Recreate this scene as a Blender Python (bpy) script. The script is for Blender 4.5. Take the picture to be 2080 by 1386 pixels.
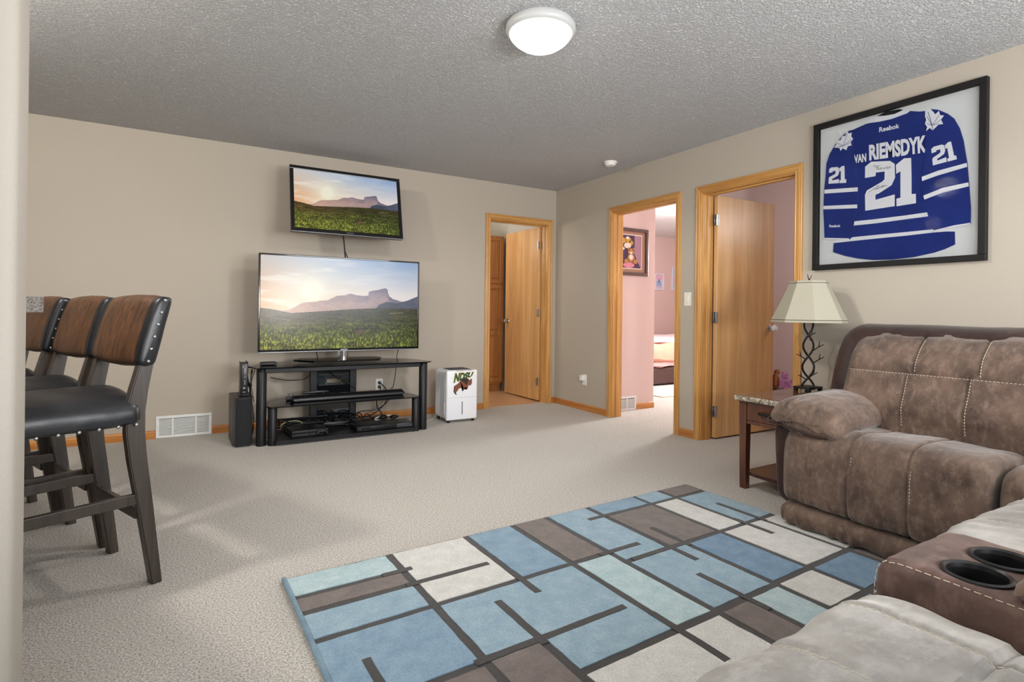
import bpy, bmesh, math, random
import numpy as np
from mathutils import Vector, Matrix, noise
random.seed(7)
PI = math.pi
for o in list(bpy.data.objects): bpy.data.objects.remove(o, do_unlink=True)
SC = bpy.context.scene
COL = SC.collection

# ------------------------------------------------------------------ camera
cam_d = bpy.data.cameras.new('camera'); cam = bpy.data.objects.new('camera', cam_d); COL.objects.link(cam)
yaw, roll = math.radians(30.6), math.radians(0.6666)
F = Vector((math.sin(yaw), math.cos(yaw), 0.0004)).normalized()
R0 = Vector((math.cos(yaw), -math.sin(yaw), 0)); U0 = R0.cross(F)
RX = R0*math.cos(roll) + U0*math.sin(roll); UX = -R0*math.sin(roll) + U0*math.cos(roll)
M = Matrix((RX, UX, -F)).transposed().to_4x4(); M.translation = Vector((-3.649, -5.1955, 1.0477))
cam.matrix_world = M
cam_d.sensor_width = 36; cam_d.lens = 1113.1/2080*36; cam_d.shift_y = (632.1-693)/2080; cam_d.clip_start = 0.02
SC.camera = cam

# ------------------------------------------------------------------ world, lights, exposure
wd = bpy.data.worlds.new('world'); SC.world = wd; wd.use_nodes = True
wd.node_tree.nodes['Background'].inputs[0].default_value = (0.75, 0.87, 1.0, 1)
wd.node_tree.nodes['Background'].inputs[1].default_value = 1.0
SC.view_settings.view_transform = 'Standard'; SC.view_settings.look = 'None'
SC.view_settings.exposure = 0.0; SC.view_settings.gamma = 1.0; SC.view_settings.use_curve_mapping = False

def light(name, kind, loc, power, color=(1, 1, 1), size=.1, sy=None, target=None, spread=None, cone=None):
    d = bpy.data.lights.new(name, kind); d.energy = power; d.color = color
    if kind == 'AREA':
        d.size = size
        if sy: d.shape = 'RECTANGLE'; d.size_y = sy
        if spread: d.spread = math.radians(spread)
    else: d.shadow_soft_size = size
    if cone: d.spot_size = math.radians(cone); d.spot_blend = .25
    o = bpy.data.objects.new(name, d); COL.objects.link(o); o.location = loc
    if target is not None: o.rotation_euler = (Vector(target)-Vector(loc)).to_track_quat('-Z', 'Y').to_euler()
    return o
# daylight through the windows of the rear wall (behind the viewer)
light('window_light', 'AREA', (-1.15, -6.55, 1.45), 95, (0.90, 0.95, 1.0), 1.9, 1.2, target=(-1.5, -3.6, .9))
light('window_light', 'AREA', (-4.6, -6.55, 1.5), 60, (0.94, 0.97, 1.0), 2.6, 1.4, target=(-3.2, -1.0, 1.9))
# unseen fill added behind the viewer, tilted up to brighten the ceiling
light('bounce_fill', 'AREA', (-2.3, -6.1, 1.15), 64, (1.0, 0.985, 0.965), .5, .5, target=(-2.3, -3.6, 2.9))
# ceiling fixtures of the bar side
light('bar_light', 'POINT', (-4.68, -2.82, 2.30), 96, (1.0, 0.95, 0.88), .09)
light('bar_light', 'POINT', (-5.1, -1.7, 2.30), 12, (1.0, 0.95, 0.88), .09)
light('bar_light', 'POINT', (-6.0, -4.6, 2.2), 6, (1.0, 0.95, 0.88), .12)
# bathroom vanity, bedroom lamp and added doorway fill
light('vanity_light', 'POINT', (-1.07, 1.0, 1.96), 15, (1.0, 0.93, 0.84), .06)
light('vanity_light', 'POINT', (-1.5, 0.6, 2.1), 9, (1.0, 0.93, 0.84), .1)
light('bedroom_light', 'POINT', (2.4, -.55, 2.25), 62, (1.0, 0.97, 0.94), .14)
light('bedroom_spill_fill', 'AREA', (3.1, -.62, 1.75), 92, (0.97, 0.99, 1.0), .5, .7, target=(0, -1.55, .4))  # unseen area light added mid-room to throw a bright spill through the doorway
light('small_room_light', 'POINT', (1.9, -3.6, 2.1), 20, (1.0, 0.95, 0.92), .15)

# ------------------------------------------------------------------ node helpers
def lin(c):
    if isinstance(c, str): c = [int(c[i:i+2], 16)/255 for i in (0, 2, 4)]
    return tuple((x/12.92 if x <= .04045 else ((x+.055)/1.055)**2.4) for x in c)+(1,)
class Mat:
    def __init__(s, name, col='808080', rough=.5, metal=0, spec=.5, sheen=0, coat=0):
        s.m = bpy.data.materials.new(name); s.m.use_nodes = True; s.nt = s.m.node_tree
        s.b = s.nt.nodes['Principled BSDF']; s.L = s.nt.links
        s.b.inputs['Base Color'].default_value = lin(col); s.b.inputs['Roughness'].default_value = rough
        s.b.inputs['Metallic'].default_value = metal; s.b.inputs['Specular IOR Level'].default_value = spec
        s.b.inputs['Sheen Weight'].default_value = sheen; s.b.inputs['Coat Weight'].default_value = coat
        s.tc = None
    def n(s, t, **k):
        x = s.nt.nodes.new(t)
        for a, v in k.items():
            if a[0] == '_': x.inputs[a[1:].replace('_', ' ')].default_value = v
            else: setattr(x, a, v)
        return x
    def coord(s, scale=(1, 1, 1), rot=(0, 0, 0), obj=True):
        if not s.tc: s.tc = s.n('ShaderNodeTexCoord')
        mp = s.n('ShaderNodeMapping'); mp.inputs['Scale'].default_value = scale; mp.inputs['Rotation'].default_value = rot
        s.L.new(s.tc.outputs['Object'], mp.inputs['Vector']); return mp.outputs[0]
    def noise(s, scale, detail=4, rough=.55, vec=None, dist=0):
        x = s.n('ShaderNodeTexNoise'); x.inputs['Scale'].default_value = scale; x.inputs['Detail'].default_value = detail
        x.inputs['Roughness'].default_value = rough; x.inputs['Distortion'].default_value = dist
        s.L.new(vec or s.coord(), x.inputs['Vector']); return x.outputs['Fac']
    def voro(s, scale, vec=None, feat='F1'):
        x = s.n('ShaderNodeTexVoronoi'); x.feature = feat; x.inputs['Scale'].default_value = scale
        s.L.new(vec or s.coord(), x.inputs['Vector']); return x.outputs['Distance']
    def ramp(s, fac, stops):
        x = s.n('ShaderNodeValToRGB'); cr = x.color_ramp
        while len(cr.elements) < len(stops): cr.elements.new(.5)
        for e, (p, c) in zip(cr.elements, stops): e.position = p; e.color = lin(c) if not isinstance(c, float) else (c, c, c, 1)
        s.L.new(fac, x.inputs[0]); return x.outputs[0]
    def mix(s, fac, a, b, mode='MIX'):
        x = s.n('ShaderNodeMix'); x.data_type = 'RGBA'; x.blend_type = mode
        for sock, v in ((x.inputs[0], fac), (x.inputs[6], a), (x.inputs[7], b)):
            if isinstance(v, (int, float)): sock.default_value = v
            elif isinstance(v, (str, tuple)): sock.default_value = lin(v)
            else: s.L.new(v, sock)
        return x.outputs[2]
    def math(s, op, a, b=0.0):
        x = s.n('ShaderNodeMath'); x.operation = op
        for i, v in enumerate((a, b)):
            if isinstance(v, (int, float)): x.inputs[i].default_value = v
            else: s.L.new(v, x.inputs[i])
        return x.outputs[0]
    def color(s, c): s.L.new(c, s.b.inputs['Base Color'])
    def bump(s, h, strength=.3, dist=.01):
        x = s.n('ShaderNodeBump'); x.inputs['Strength'].default_value = strength; x.inputs['Distance'].default_value = dist
        s.L.new(h, x.inputs['Height']); s.L.new(x.outputs[0], s.b.inputs['Normal'])
MT = {}
def plain(name, col, rough=.5, **k):
    if name not in MT: MT[name] = Mat(name, col, rough, **k).m
    return MT[name]

def mk_wall(name, col, b=.12):
    w = Mat(name, col, .62, spec=.25)
    w.color(w.mix(w.noise(1.3, 2), col, tuple(min(1, int(col[i:i+2], 16)/255*1.03) for i in (0, 2, 4))))
    w.bump(w.noise(260, 3), b, .002); MT[name] = w.m
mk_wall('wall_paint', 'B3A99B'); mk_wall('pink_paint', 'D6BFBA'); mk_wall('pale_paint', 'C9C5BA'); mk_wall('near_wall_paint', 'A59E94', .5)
w = Mat('ceiling_texture', 'B9BABC', .85, spec=.15)
v = w.noise(70, 5, .62); v2 = w.noise(170, 3, .6)
h = w.math('ADD', w.math('MULTIPLY', w.ramp(v, [(.42, 0.0), (.60, 1.0)]), 1.0), w.math('MULTIPLY', v2, .5))
w.color(w.mix(w.ramp(v, [(.45, 0.0), (.68, 1.0)]), 'D2D2D3', 'E4E4E4')); w.bump(h, .9, .010); MT['ceiling'] = w.m
w = Mat('room_ceiling', 'DEE0E2', .9); MT['white_ceiling'] = w.m
w = Mat('carpet', 'C5BBAD', .95, spec=.1, sheen=.25)
n1 = w.noise(150, 4, .7); n2 = w.noise(95, 3, .6); n3 = w.noise(2.2, 3)
c = w.mix(w.ramp(n1, [(.36, 0.0), (.60, 1.0)]), '93887A', 'F8F2E9')
c = w.mix(w.ramp(w.noise(70, 5, .75), [(.60, 0.0), (.72, 1.0)]), c, '84796C')
c = w.mix(w.math('MULTIPLY', n3, .22), c, 'CEC4B4'); w.color(c)
w.bump(w.math('ADD', n1, w.math('MULTIPLY', n2, .7)), 1.0, .011); MT['carpet'] = w.m

def mk_wood(name, dark, light, axis='Z', rough=.38, scale=1.0, coat=.15):
    w = Mat(name, light, rough, coat=coat); w.b.inputs['Coat Roughness'].default_value = .3
    s = {'Z': (14, 14, .7), 'X': (.7, 14, 14), 'Y': (14, .7, 14)}[axis]
    s = tuple(a*scale for a in s)
    vec = w.coord(s)
    g = w.noise(1.6, 6, .62, vec, 1.2)
    fine = w.noise(9, 4, .7, w.coord(tuple(a*2.2 for a in s)))
    c = w.mix(w.ramp(g, [(.30, 0.0), (.70, 1.0)]), dark, light)
    c = w.mix(w.math('MULTIPLY', w.ramp(fine, [(.50, 0.0), (.75, 1.0)]), .38), c, dark)
    w.color(c); w.bump(fine, .12, .002); MT[name] = w.m
for ax in 'XYZ':
    mk_wood('oak_trim_'+ax, 'AD7434', 'D9A864', ax)
    mk_wood('oak_base_'+ax, 'A8642A', 'CC8E48', ax)
mk_wood('oak_door', 'C08B52', 'E0B47C', 'Z', .32, .45, .3)
mk_wood('oak_cabinet', '8A4E20', 'B87A40', 'Z', .4)
mk_wood('stool_wood', '2A221B', '463C33', 'Z', .42)
mk_wood('table_wood', '43241A', '70432C', 'Z', .32, coat=.3)
mk_wood('table_dark', '2A1510', '44241A', 'X', .25, coat=.4)
w = Mat('black_frame', '20201F', .55, spec=.2); f_ = w.noise(6, 4, .6, w.coord((40, 40, 2)))
w.color(w.mix(f_, '0C0C0C', '262422')); w.bump(f_, .3, .002); MT['black_frame'] = w.m

def mk_suede(name, dark, mid, light, rough=.72, sheen=.35):
    w = Mat(name, mid, rough, spec=.28, sheen=sheen); w.b.inputs['Sheen Roughness'].default_value = .45
    w.b.inputs['Sheen Tint'].default_value = (1, .97, .93, 1)
    a = w.noise(6.5, 7, .66, None, .15); b = w.noise(19, 7, .72, w.coord((1, 1.7, 1)), .1); s = w.noise(420, 2)
    c = w.mix(w.ramp(a, [(.36, 0.0), (.62, 1.0)]), dark, mid)
    c = w.mix(w.math('MULTIPLY', w.ramp(b, [(.48, 0.0), (.78, 1.0)]), .6), c, light)
    w.color(c)
    w.bump(w.math('ADD', w.math('MULTIPLY', s, .25), w.math('MULTIPLY', b, .6)), .35, .004); MT[name] = w.m
mk_suede('suede', '4A3A31', '6F5A4D', '9A8372')
mk_suede('pale_glare_suede', '847F79', 'A3A09B', 'C2BFBB', .7, .5)  # paler copy of the sofa suede, with window glare put into its colour
mk_suede('brown_leather', '2A1B18', '3C2924', '523A31', .5, .1)
mk_suede('console_leather', '4B3832', '69524A', '8A7266', .48, .1)
w = Mat('black_leather', '1B1C20', .38, spec=.5); n_ = w.noise(60, 4)
w.bump(n_, .15, .003); w.color(w.mix(n_, '101114', '1C1D22')); MT['black_leather'] = w.m
w = Mat('brown_hide', '5A3B22', .45, spec=.4)
n_ = w.noise(5, 5, .65, w.coord((9, 9, .8)), .7)
w.color(w.mix(w.ramp(n_, [(.30, 0.0), (.66, 1.0)]), '20140E', '694428')); w.bump(n_, .15, .004); MT['brown_hide'] = w.m
def mk_stone(name, cols, sc=16, rough=.12):
    w = Mat(name, cols[0], rough, coat=.5 if rough < .25 else 0)
    a = w.noise(sc, 8, .72, None, 1.6); b = w.noise(sc*3.2, 5, .7, None, .5)
    c = w.ramp(a, [(.30, cols[0]), (.44, cols[1]), (.52, cols[2]), (.60, cols[3]), (.72, cols[4])])
    c = w.mix(w.ramp(b, [(.52, 0.0), (.62, 1.0)]), c, cols[5]); w.color(c); MT[name] = w.m
mk_stone('brown_marble', ['2E211C', '5B463A', '8C7462', '4A352C', 'B9A78F', '3B2C26'], 9)
mk_stone('marble_edge', ['2E2420', '7A6A5C', 'BFB29C', 'D9CFBD', '6A5A4C', '443A34'], 34, .3)
mk_stone('granite', ['241E1C', '5C534D', '8C857E', '433A36', '9A928A', '2C2522'], 60, .6)
w = Mat('vinyl_tile', 'C79B72', .35, coat=.2)
tx = w.n('ShaderNodeTexChecker'); n_ = w.noise(9, 4)
w.color(w.mix(n_, 'B98A62', 'DDB68C')); MT['vinyl'] = w.m
def mk_pile(name, col, col2):
    w = Mat(name, col, .95, spec=.08, sheen=.3)
    a = w.noise(16, 5, .7); b = w.noise(330, 3, .7)
    c = w.mix(w.ramp(a, [(.35, 0.0), (.65, 1.0)]), col, col2); c = w.mix(w.ramp(b, [(.40, 0.0), (.70, .6)]), c, tuple(int(col[i:i+2], 16)/255*.62 for i in (0, 2, 4)))
    w.color(c); w.bump(b, .9, .004); MT[name] = w.m
for nm, a, b in (('pile_dark', '332F2C', '3E3936'), ('pile_taupe', '6E625D', '84776F'), ('pile_cream', 'DBD9D2', 'EEECE6'), ('pile_aqua', 'AFCACF', 'C9DEE0'),
                 ('pile_sky', '8BAABC', 'A6C0CD'), ('pile_blue', '7A9AB2', '92AFC2'), ('pile_deep', '668AA8', '7F9FB8'), ('binding', '6F8DA0', '86A2B2')):
    mk_pile(nm, a, b)
plain('black_metal', '17171A', .42, metal=.3); plain('black_plastic', '121214', .35); plain('black_gloss', '08080A', .12, coat=.6)
plain('black_glass', '0B0C0E', .10, spec=.25); plain('dark_cable', '101012', .5); plain('white_plastic', 'EDEBE6', .35)
plain('white_metal', 'E6E6E4', .38); plain('chrome', 'C9C9CC', .18, metal=1.0); plain('steel', 'A9ABAE', .3, metal=.9)
plain('almond_plastic', 'EDE6D6', .4); plain('void', '15100E', .9); plain('charcoal_fabric', '1C1C1E', .9)
plain('iron', '2B241F', .45, metal=.5); plain('slot_dark', '33343A', .6); plain('stitch', 'CDBFA8', .8); plain('brass', 'B89A60', .25, metal=1.0)
plain('pale_cable', 'CFC69A', .5); plain('white_cable', 'D8D8D4', .5)
w = Mat('appliance_white', 'ECEEF2', .3, coat=.2); MT['appliance_white'] = w.m
w = Mat('lamp_shade_fabric', 'A9A391', .8, spec=.2); n_ = w.noise(300, 2); w.bump(n_, .1, .002); MT['shade'] = w.m
w = Mat('picture_glass', 'FFFFFF', .03); w.b.inputs['Transmission Weight'].default_value = 1.0; w.b.inputs['IOR'].default_value = 1.05; MT['glass'] = w.m
w = Mat('crystal', 'F4F6FA', .05); w.b.inputs['Transmission Weight'].default_value = .15; MT['crystal'] = w.m
w = Mat('smoked_glass', '1A1B1E', .05, coat=.5); w.b.inputs['Alpha'].default_value = .95; MT['smoked'] = w.m
w = Mat('lamp_glass', 'FFFFFF', .3); w.b.inputs['Emission Color'].default_value = (1, .985, .96, 1); w.b.inputs['Emission Strength'].default_value = 1.5; MT['lamp_glass'] = w.m
w = Mat('jersey_cloth', '1B2C7E', .85, spec=.15, sheen=.3); n_ = w.noise(600, 2); w.bump(n_, .25, .001)
w.color(w.mix(w.noise(6, 3), '0E1E60', '182E80')); MT['jersey'] = w.m
plain('jersey_white', 'E9EAEE', .8); plain('mat_board', 'E4E6E4', .85); plain('ink', '3A3A44', .6); plain('collar_dark', '16181F', .9)

# ------------------------------------------------------------------ mesh helpers
WM = {}
class MB:
    def __init__(s): s.bm = bmesh.new(); s.mats = []
    def _m(s, faces, k):
        if k: 
            for f in faces: f.material_index = k
    def box(s, a, b, bev=0, seg=2, k=0, rot=None):
        c = [(x+y)/2 for x, y in zip(a, b)]; d = [abs(y-x) for x, y in zip(a, b)]
        t = bmesh.new(); bmesh.ops.create_cube(t, size=1)
        for v in t.verts: v.co = Vector((v.co.x*d[0], v.co.y*d[1], v.co.z*d[2]))
        if bev: bmesh.ops.bevel(t, geom=t.edges[:], offset=min(bev, min(d)*.49), segments=seg, affect='EDGES', profile=.5)
        m = Matrix.Translation(c)
        if rot is not None: m = m @ rot
        t.transform(m); s._add(t, k); return s
    def _add(s, t, k=0):
        for f in t.faces: f.material_index = k
        me = bpy.data.meshes.new('t'); t.to_mesh(me); t.free(); s.bm.from_mesh(me); bpy.data.meshes.remove(me)
    def lathe(s, prof, n=32, m=None, k=0, wob=None):
        t = bmesh.new(); rings = []
        for r, z in prof:
            if r < 1e-6: rings.append([t.verts.new((0, 0, z))])
            else: rings.append([t.verts.new((r*(wob(2*PI*i/n) if wob else 1)*math.cos(2*PI*i/n), r*(wob(2*PI*i/n) if wob else 1)*math.sin(2*PI*i/n), z)) for i in range(n)])
        for A, B in zip(rings, rings[1:]):
            for i in range(n):
                j = (i+1) % n
                if len(A) == 1 and len(B) == 1: continue
                if len(A) == 1: t.faces.new((A[0], B[i], B[j]))
                elif len(B) == 1: t.faces.new((A[i], A[j], B[0]))
                else: t.faces.new((A[i], A[j], B[j], B[i]))
        bmesh.ops.recalc_face_normals(t, faces=t.faces[:])
        if m is not None: t.transform(m)
        s._add(t, k); return s
    def tube(s, pts, r, n=8, smooth=True, k=0, closed=False, taper=None):
        P_ = [Vector(p) for p in pts]
        if smooth and len(P_) > 2:
            q = []
            for i in range(len(P_)-1):
                p0 = P_[max(i-1, 0)]; p1 = P_[i]; p2 = P_[i+1]; p3 = P_[min(i+2, len(P_)-1)]
                for j in range(6):
                    u = j/6; q.append(.5*((2*p1)+(-p0+p2)*u+(2*p0-5*p1+4*p2-p3)*u*u+(-p0+3*p1-3*p2+p3)*u**3))
            q.append(P_[-1]); P_ = q
        t = bmesh.new(); rings = []; up = Vector((0, 0, 1))
        for i, p in enumerate(P_):
            d = (P_[min(i+1, len(P_)-1)]-P_[max(i-1, 0)]).normalized()
            if abs(d.dot(up)) > .95: up = Vector((1, 0, 0)) if abs(d.x) < .9 else Vector((0, 1, 0))
            a = d.cross(up).normalized(); b = a.cross(d); up = b
            rr = r if taper is None else r*(1+(taper-1)*i/(len(P_)-1))
            rings.append([t.verts.new(p+a*rr*math.cos(2*PI*j/n)+b*rr*math.sin(2*PI*j/n)) for j in range(n)])
        for A, B in zip(rings, rings[1:]):
            for i in range(n): t.faces.new((A[i], A[(i+1) % n], B[(i+1) % n], B[i]))
        t.faces.new(rings[0]); t.faces.new(list(reversed(rings[-1])))
        bmesh.ops.recalc_face_normals(t, faces=t.faces[:])
        s._add(t, k); return s
    def prism(s, poly, h0, h1, fn, k=0):
        """poly 2D, extruded between h0 and h1; fn(a,b,h)->xyz"""
        t = bmesh.new(); A = [t.verts.new(fn(a, b, h0)) for a, b in poly]; B = [t.verts.new(fn(a, b, h1)) for a, b in poly]
        n = len(poly)
        try:
            fa = t.faces.new(A); fb = t.faces.new(list(reversed(B)))
        except ValueError: return s
        for i in range(n): t.faces.new((A[i], B[i], B[(i+1) % n], A[(i+1) % n]))
        bmesh.ops.recalc_face_normals(t, faces=t.faces[:])
        big = [f for f in t.faces if len(f.verts) > 4]
        if big: bmesh.ops.triangulate(t, faces=big)
        s._add(t, k); return s
    def ico(s, c, r, sub=2, k=0):
        t = bmesh.new(); bmesh.ops.create_icosphere(t, subdivisions=sub, radius=1)
        rr = r if isinstance(r, (tuple, list)) else (r, r, r)
        for v in t.verts: v.co = Vector((v.co.x*rr[0]+c[0], v.co.y*rr[1]+c[1], v.co.z*rr[2]+c[2]))
        s._add(t, k); return s
    def build(s, name, mats, parent=None, local=False, smooth=False, kind=None, ang=40):
        if parent is not None and not local: s.bm.transform(WM[parent.name].inverted())
        me = bpy.data.meshes.new(name); s.bm.to_mesh(me); s.bm.free()
        for m in (mats if isinstance(mats, (list, tuple)) else [mats]): me.materials.append(MT[m] if isinstance(m, str) else m)
        if smooth:
            for p in me.polygons: p.use_smooth = True
            try: me.set_sharp_from_angle(angle=math.radians(ang))
            except Exception: pass
        o = bpy.data.objects.new(name, me); COL.objects.link(o)
        if parent is not None: o.parent = parent; WM[o.name] = WM[parent.name]
        else: WM[o.name] = Matrix()
        if kind: o['kind'] = kind
        return o
def thing(name, label, cat, loc=(0, 0, 0), rz=0, group=None):
    o = bpy.data.objects.new(name, None); o.empty_display_size = .1; COL.objects.link(o)
    o.location = loc; o.rotation_euler = (0, 0, rz); o['label'] = label; o['category'] = cat
    if group: o['group'] = group
    WM[o.name] = Matrix.Translation(loc) @ Matrix.Rotation(rz, 4, 'Z'); return o
def sthing(name, loc=(0, 0, 0)):
    o = bpy.data.objects.new(name, None); o.empty_display_size = .1; COL.objects.link(o); o.location = loc
    o['kind'] = 'structure'; WM[o.name] = Matrix.Translation(loc); return o
def tag(o, label, cat, group=None):
    o['label'] = label; o['category'] = cat
    if group: o['group'] = group
    return o
def share(src, name, parent, m=None):
    c = bpy.data.objects.new(name, src.data); COL.objects.link(c); c.parent = parent
    if m is not None: c.matrix_local = m
    return c
def dup(root, loc, rz, label, group=None):
    r = root.copy(); COL.objects.link(r); r.location = loc; r.rotation_euler = (0, 0, rz); r['label'] = label
    if group: r['group'] = group
    for ch in list(root.children):
        c = ch.copy(); COL.objects.link(c); c.parent = r
        for g in list(ch.children):
            d = g.copy(); COL.objects.link(d); d.parent = c
    return r
def quadmap(q):
    """q: 4 corner points (TL,TR,BR,BL) 2D -> fn(u,v) u right 0..1, v up 0..1"""
    TL, TR, BR, BL = [Vector(p) for p in q]
    return lambda u, v: (BL*(1-u)+BR*u)*(1-v)+(TL*(1-u)+TR*u)*v
_txt = {}
def text_tris(body, bold=0.0, shear=0.0):
    cu = bpy.data.curves.new('t', 'FONT'); cu.body = body; cu.offset = bold; cu.shear = shear; cu.resolution_u = 3
    o = bpy.data.objects.new('t', cu); COL.objects.link(o)
    bpy.context.view_layer.update()
    me = bpy.data.meshes.new_from_object(o.evaluated_get(bpy.context.evaluated_depsgraph_get()))
    vs = [v.co.copy() for v in me.vertices]; fs = [tuple(p.vertices) for p in me.polygons]
    bpy.data.objects.remove(o, do_unlink=True); bpy.data.curves.remove(cu); bpy.data.meshes.remove(me)
    x0 = min(v.x for v in vs); x1 = max(v.x for v in vs); y0 = min(v.y for v in vs); y1 = max(v.y for v in vs)
    return [((v.x-x0)/(x1-x0), (v.y-y0)/(y1-y0)) for v in vs], fs
def add_text(mb, body, fn, bold=0.0, shear=0.0, k=0):
    vs, fs = text_tris(body, bold, shear); t = bmesh.new()
    V = [t.verts.new(fn(u, v)) for u, v in vs]
    for f in fs:
        try: t.faces.new([V[i] for i in f])
        except ValueError: pass
    mb._add(t, k)

def chaikin(p, it=3, closed=True):
    for _ in range(it):
        q = []
        n = len(p)
        for i in range(n if closed else n-1):
            a, b = p[i], p[(i+1) % n]
            q += [(a[0]*.75+b[0]*.25, a[1]*.75+b[1]*.25), (a[0]*.25+b[0]*.75, a[1]*.25+b[1]*.75)]
        p = q
    return p
def resample(p, n):
    P_ = [Vector(x) for x in p]+[Vector(p[0])]; L = [0]
    for a, b in zip(P_, P_[1:]): L.append(L[-1]+(b-a).length)
    out = []; j = 0
    for i in range(n):
        t = L[-1]*i/n
        while L[j+1] < t: j += 1
        u = (t-L[j])/max(1e-9, L[j+1]-L[j]); out.append(P_[j].lerp(P_[j+1], u))
    return out
def loft(prof, c0, c1, fn, R=.06, N=72, S=48, disp=None, it=3, ends=(1, 1), warp=None):
    """closed profile (a,b) swept over c in [c0,c1], ends rounded by radius R. fn(a,b,c)->xyz"""
    pr = resample(chaikin(prof, it), N)
    area = sum(pr[i].x*pr[(i+1) % N].y-pr[(i+1) % N].x*pr[i].y for i in range(N))
    nr = []
    for i in range(N):
        d = (pr[(i+1) % N]-pr[i-1]).normalized(); nn = Vector((d.y, -d.x))
        nr.append(nn if area > 0 else -nn)
    t = bmesh.new(); rings = []; Lc = abs(c1-c0)
    for j in range(S+1):
        w_ = .5-.5*math.cos(PI*j/S); w_ = .6*w_+.4*j/S; c = c0+(c1-c0)*w_
        dd = min(w_*Lc if ends[0] else 9, (1-w_)*Lc if ends[1] else 9)
        ins = R*(1-math.sqrt(max(0, 1-(1-min(dd, R)/R)**2))) if dd < R else 0
        ring = []
        for i in range(N):
            a = pr[i]-nr[i]*ins
            x = disp(a.x, a.y, c, nr[i].x, nr[i].y, i/N) if disp else 0
            if dd < R*.4: x *= dd/(R*.4)
            a = a+nr[i]*x; cc = c
            p = Vector(fn(a.x, a.y, cc))
            if warp: p = warp(p)
            ring.append(t.verts.new(p))
        rings.append(ring)
    for A, B in zip(rings, rings[1:]):
        for i in range(N): t.faces.new((A[i], A[(i+1) % N], B[(i+1) % N], B[i]))
    for ring in (rings[0], rings[-1]):
        ctr = Vector()
        for v in ring: ctr += v.co
        cv = t.verts.new(ctr/N)
        for i in range(N): t.faces.new((ring[i], ring[(i+1) % N], cv))
    bmesh.ops.recalc_face_normals(t, faces=t.faces[:])
    return t
def wr(a, b, c, s1=9., s2=26., a1=.006, a2=.002):
    return noise.noise(Vector((a*s1, b*s1, c*s1)))*a1+noise.noise(Vector((a*s2+7, b*s2, c*s2)))*a2
def groove(x, w): return math.exp(-(x/w)**2)
# ------------------------------------------------------------------ room shell
H = 2.44; T = .12; CH = 2.046   # opening height
def wallbox(name, boxes, mat): 
    mb = MB()
    for a, b in boxes: mb.box(a, b)
    return mb.build(name, mat, kind='structure')
# back wall (y=0) with door opening; right wall (x=0) with two openings
wallbox('wall_back', [((-8, 0, 0), (-.861, T, H)), ((-.861, 0, CH), (-.109, T, H)), ((-.109, 0, 0), (0, T, H))], 'wall_paint')
wallbox('wall_right', [((0, -6.7, 0), (T, -2.903, H)), ((0, -2.903, CH), (T, -2.097, H)), ((0, -2.097, 0), (T, -1.817, H)),
                       ((0, -1.817, CH), (T, -.997, H)), ((0, -.997, 0), (T, T, H))], 'wall_paint')
wallbox('wall_rear', [((-8, -6.7, 0), (-5.9, -6.6, H)), ((-5.9, -6.7, 0), (-3.3, -6.6, .8)), ((-5.9, -6.7, 2.2), (-3.3, -6.6, H)), ((-3.3, -6.7, 0), (-2.1, -6.6, H)),
                      ((-2.1, -6.7, 0), (-.2, -6.6, .85)), ((-2.1, -6.7, 2.05), (-.2, -6.6, H)), ((-.2, -6.7, 0), (0, -6.6, H))], 'wall_paint')
wallbox('wall_left', [((-8.1, -6.7, 0), (-8, T, H))], 'wall_paint')
for i, (x0, x1, z0, z1) in enumerate(((-5.9, -3.3, .8, 2.2), (-2.1, -.2, .85, 2.05))):
    g = sthing('window_%d' % (i+1), ((x0+x1)/2, -6.65, z0))
    m = MB()
    for a, b in (((x0, z0), (x1, z0+.05)), ((x0, z1-.05), (x1, z1)), ((x0, z0), (x0+.05, z1)), ((x1-.05, z0), (x1, z1)), (((x0+x1)/2-.025, z0), ((x0+x1)/2+.025, z1))):
        m.box((a[0], -6.68, a[1]), (b[0], -6.62, b[1]), .004)
    m.build('window_frame', 'oak_trim_X', g)
MB().box((-8, -6.7, -.05), (0.06, 0.055, 0)).box((.06, -6.7, -.05), (5, 2.2, 0)).build('floor', 'carpet', kind='structure')
MB().box((-2.2, .055, -.05), (.06, 1.9, .001)).build('floor_bathroom', 'vinyl', kind='structure')
MB().box((-8.1, -6.7, H), (T, T, H+.06)).build('ceiling', 'ceiling', kind='structure')
MB().box((T, -5, H), (5, 2.3, H+.06)).box((-2.2, T, H), (T, 1.9, H+.06)).build('ceiling_side_rooms', 'white_ceiling', kind='structure')
# foreground wall end beside the viewer
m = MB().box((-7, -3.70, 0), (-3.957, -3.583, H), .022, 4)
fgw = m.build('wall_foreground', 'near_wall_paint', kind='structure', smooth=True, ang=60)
# bathroom
wallbox('wall_bathroom', [((-2.2, 1.8, 0), (.12, 1.9, H)), ((-2.3, .12, 0), (-2.2, 1.9, H)), ((0, .121, 0), (.1, 1.8, H))], 'pale_paint')
# bedroom
wallbox('wall_bedroom_closet', [((.121, -.77, 0), (.80, 2.06, H))], 'pink_paint')
wallbox('wall_bedroom_far', [((.80, 2.06, 0), (5, 2.16, H)), ((4.9, -2.0, 0), (5, 2.06, H))], 'pink_paint')
wallbox('wall_bedroom_inner', [((.121, -2.0, 0), (.128, -1.87, H)), ((.121, -1.0, 0), (.126, -.771, H)), ((.121,-1.87,2.1),(.126,-1.0,H))], 'pink_paint')
wallbox('wall_between_rooms', [((.121, -2.07, 0), (4.9, -2.0, H))], 'pink_paint')
wallbox('wall_small_room', [((3.0, -4.6, 0), (3.1, -2.07, H)), ((.121, -4.7, 0), (3.1, -4.6, H)), ((.121, -4.6, 0), (.127, -2.96, H))], 'pink_paint')

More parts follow.
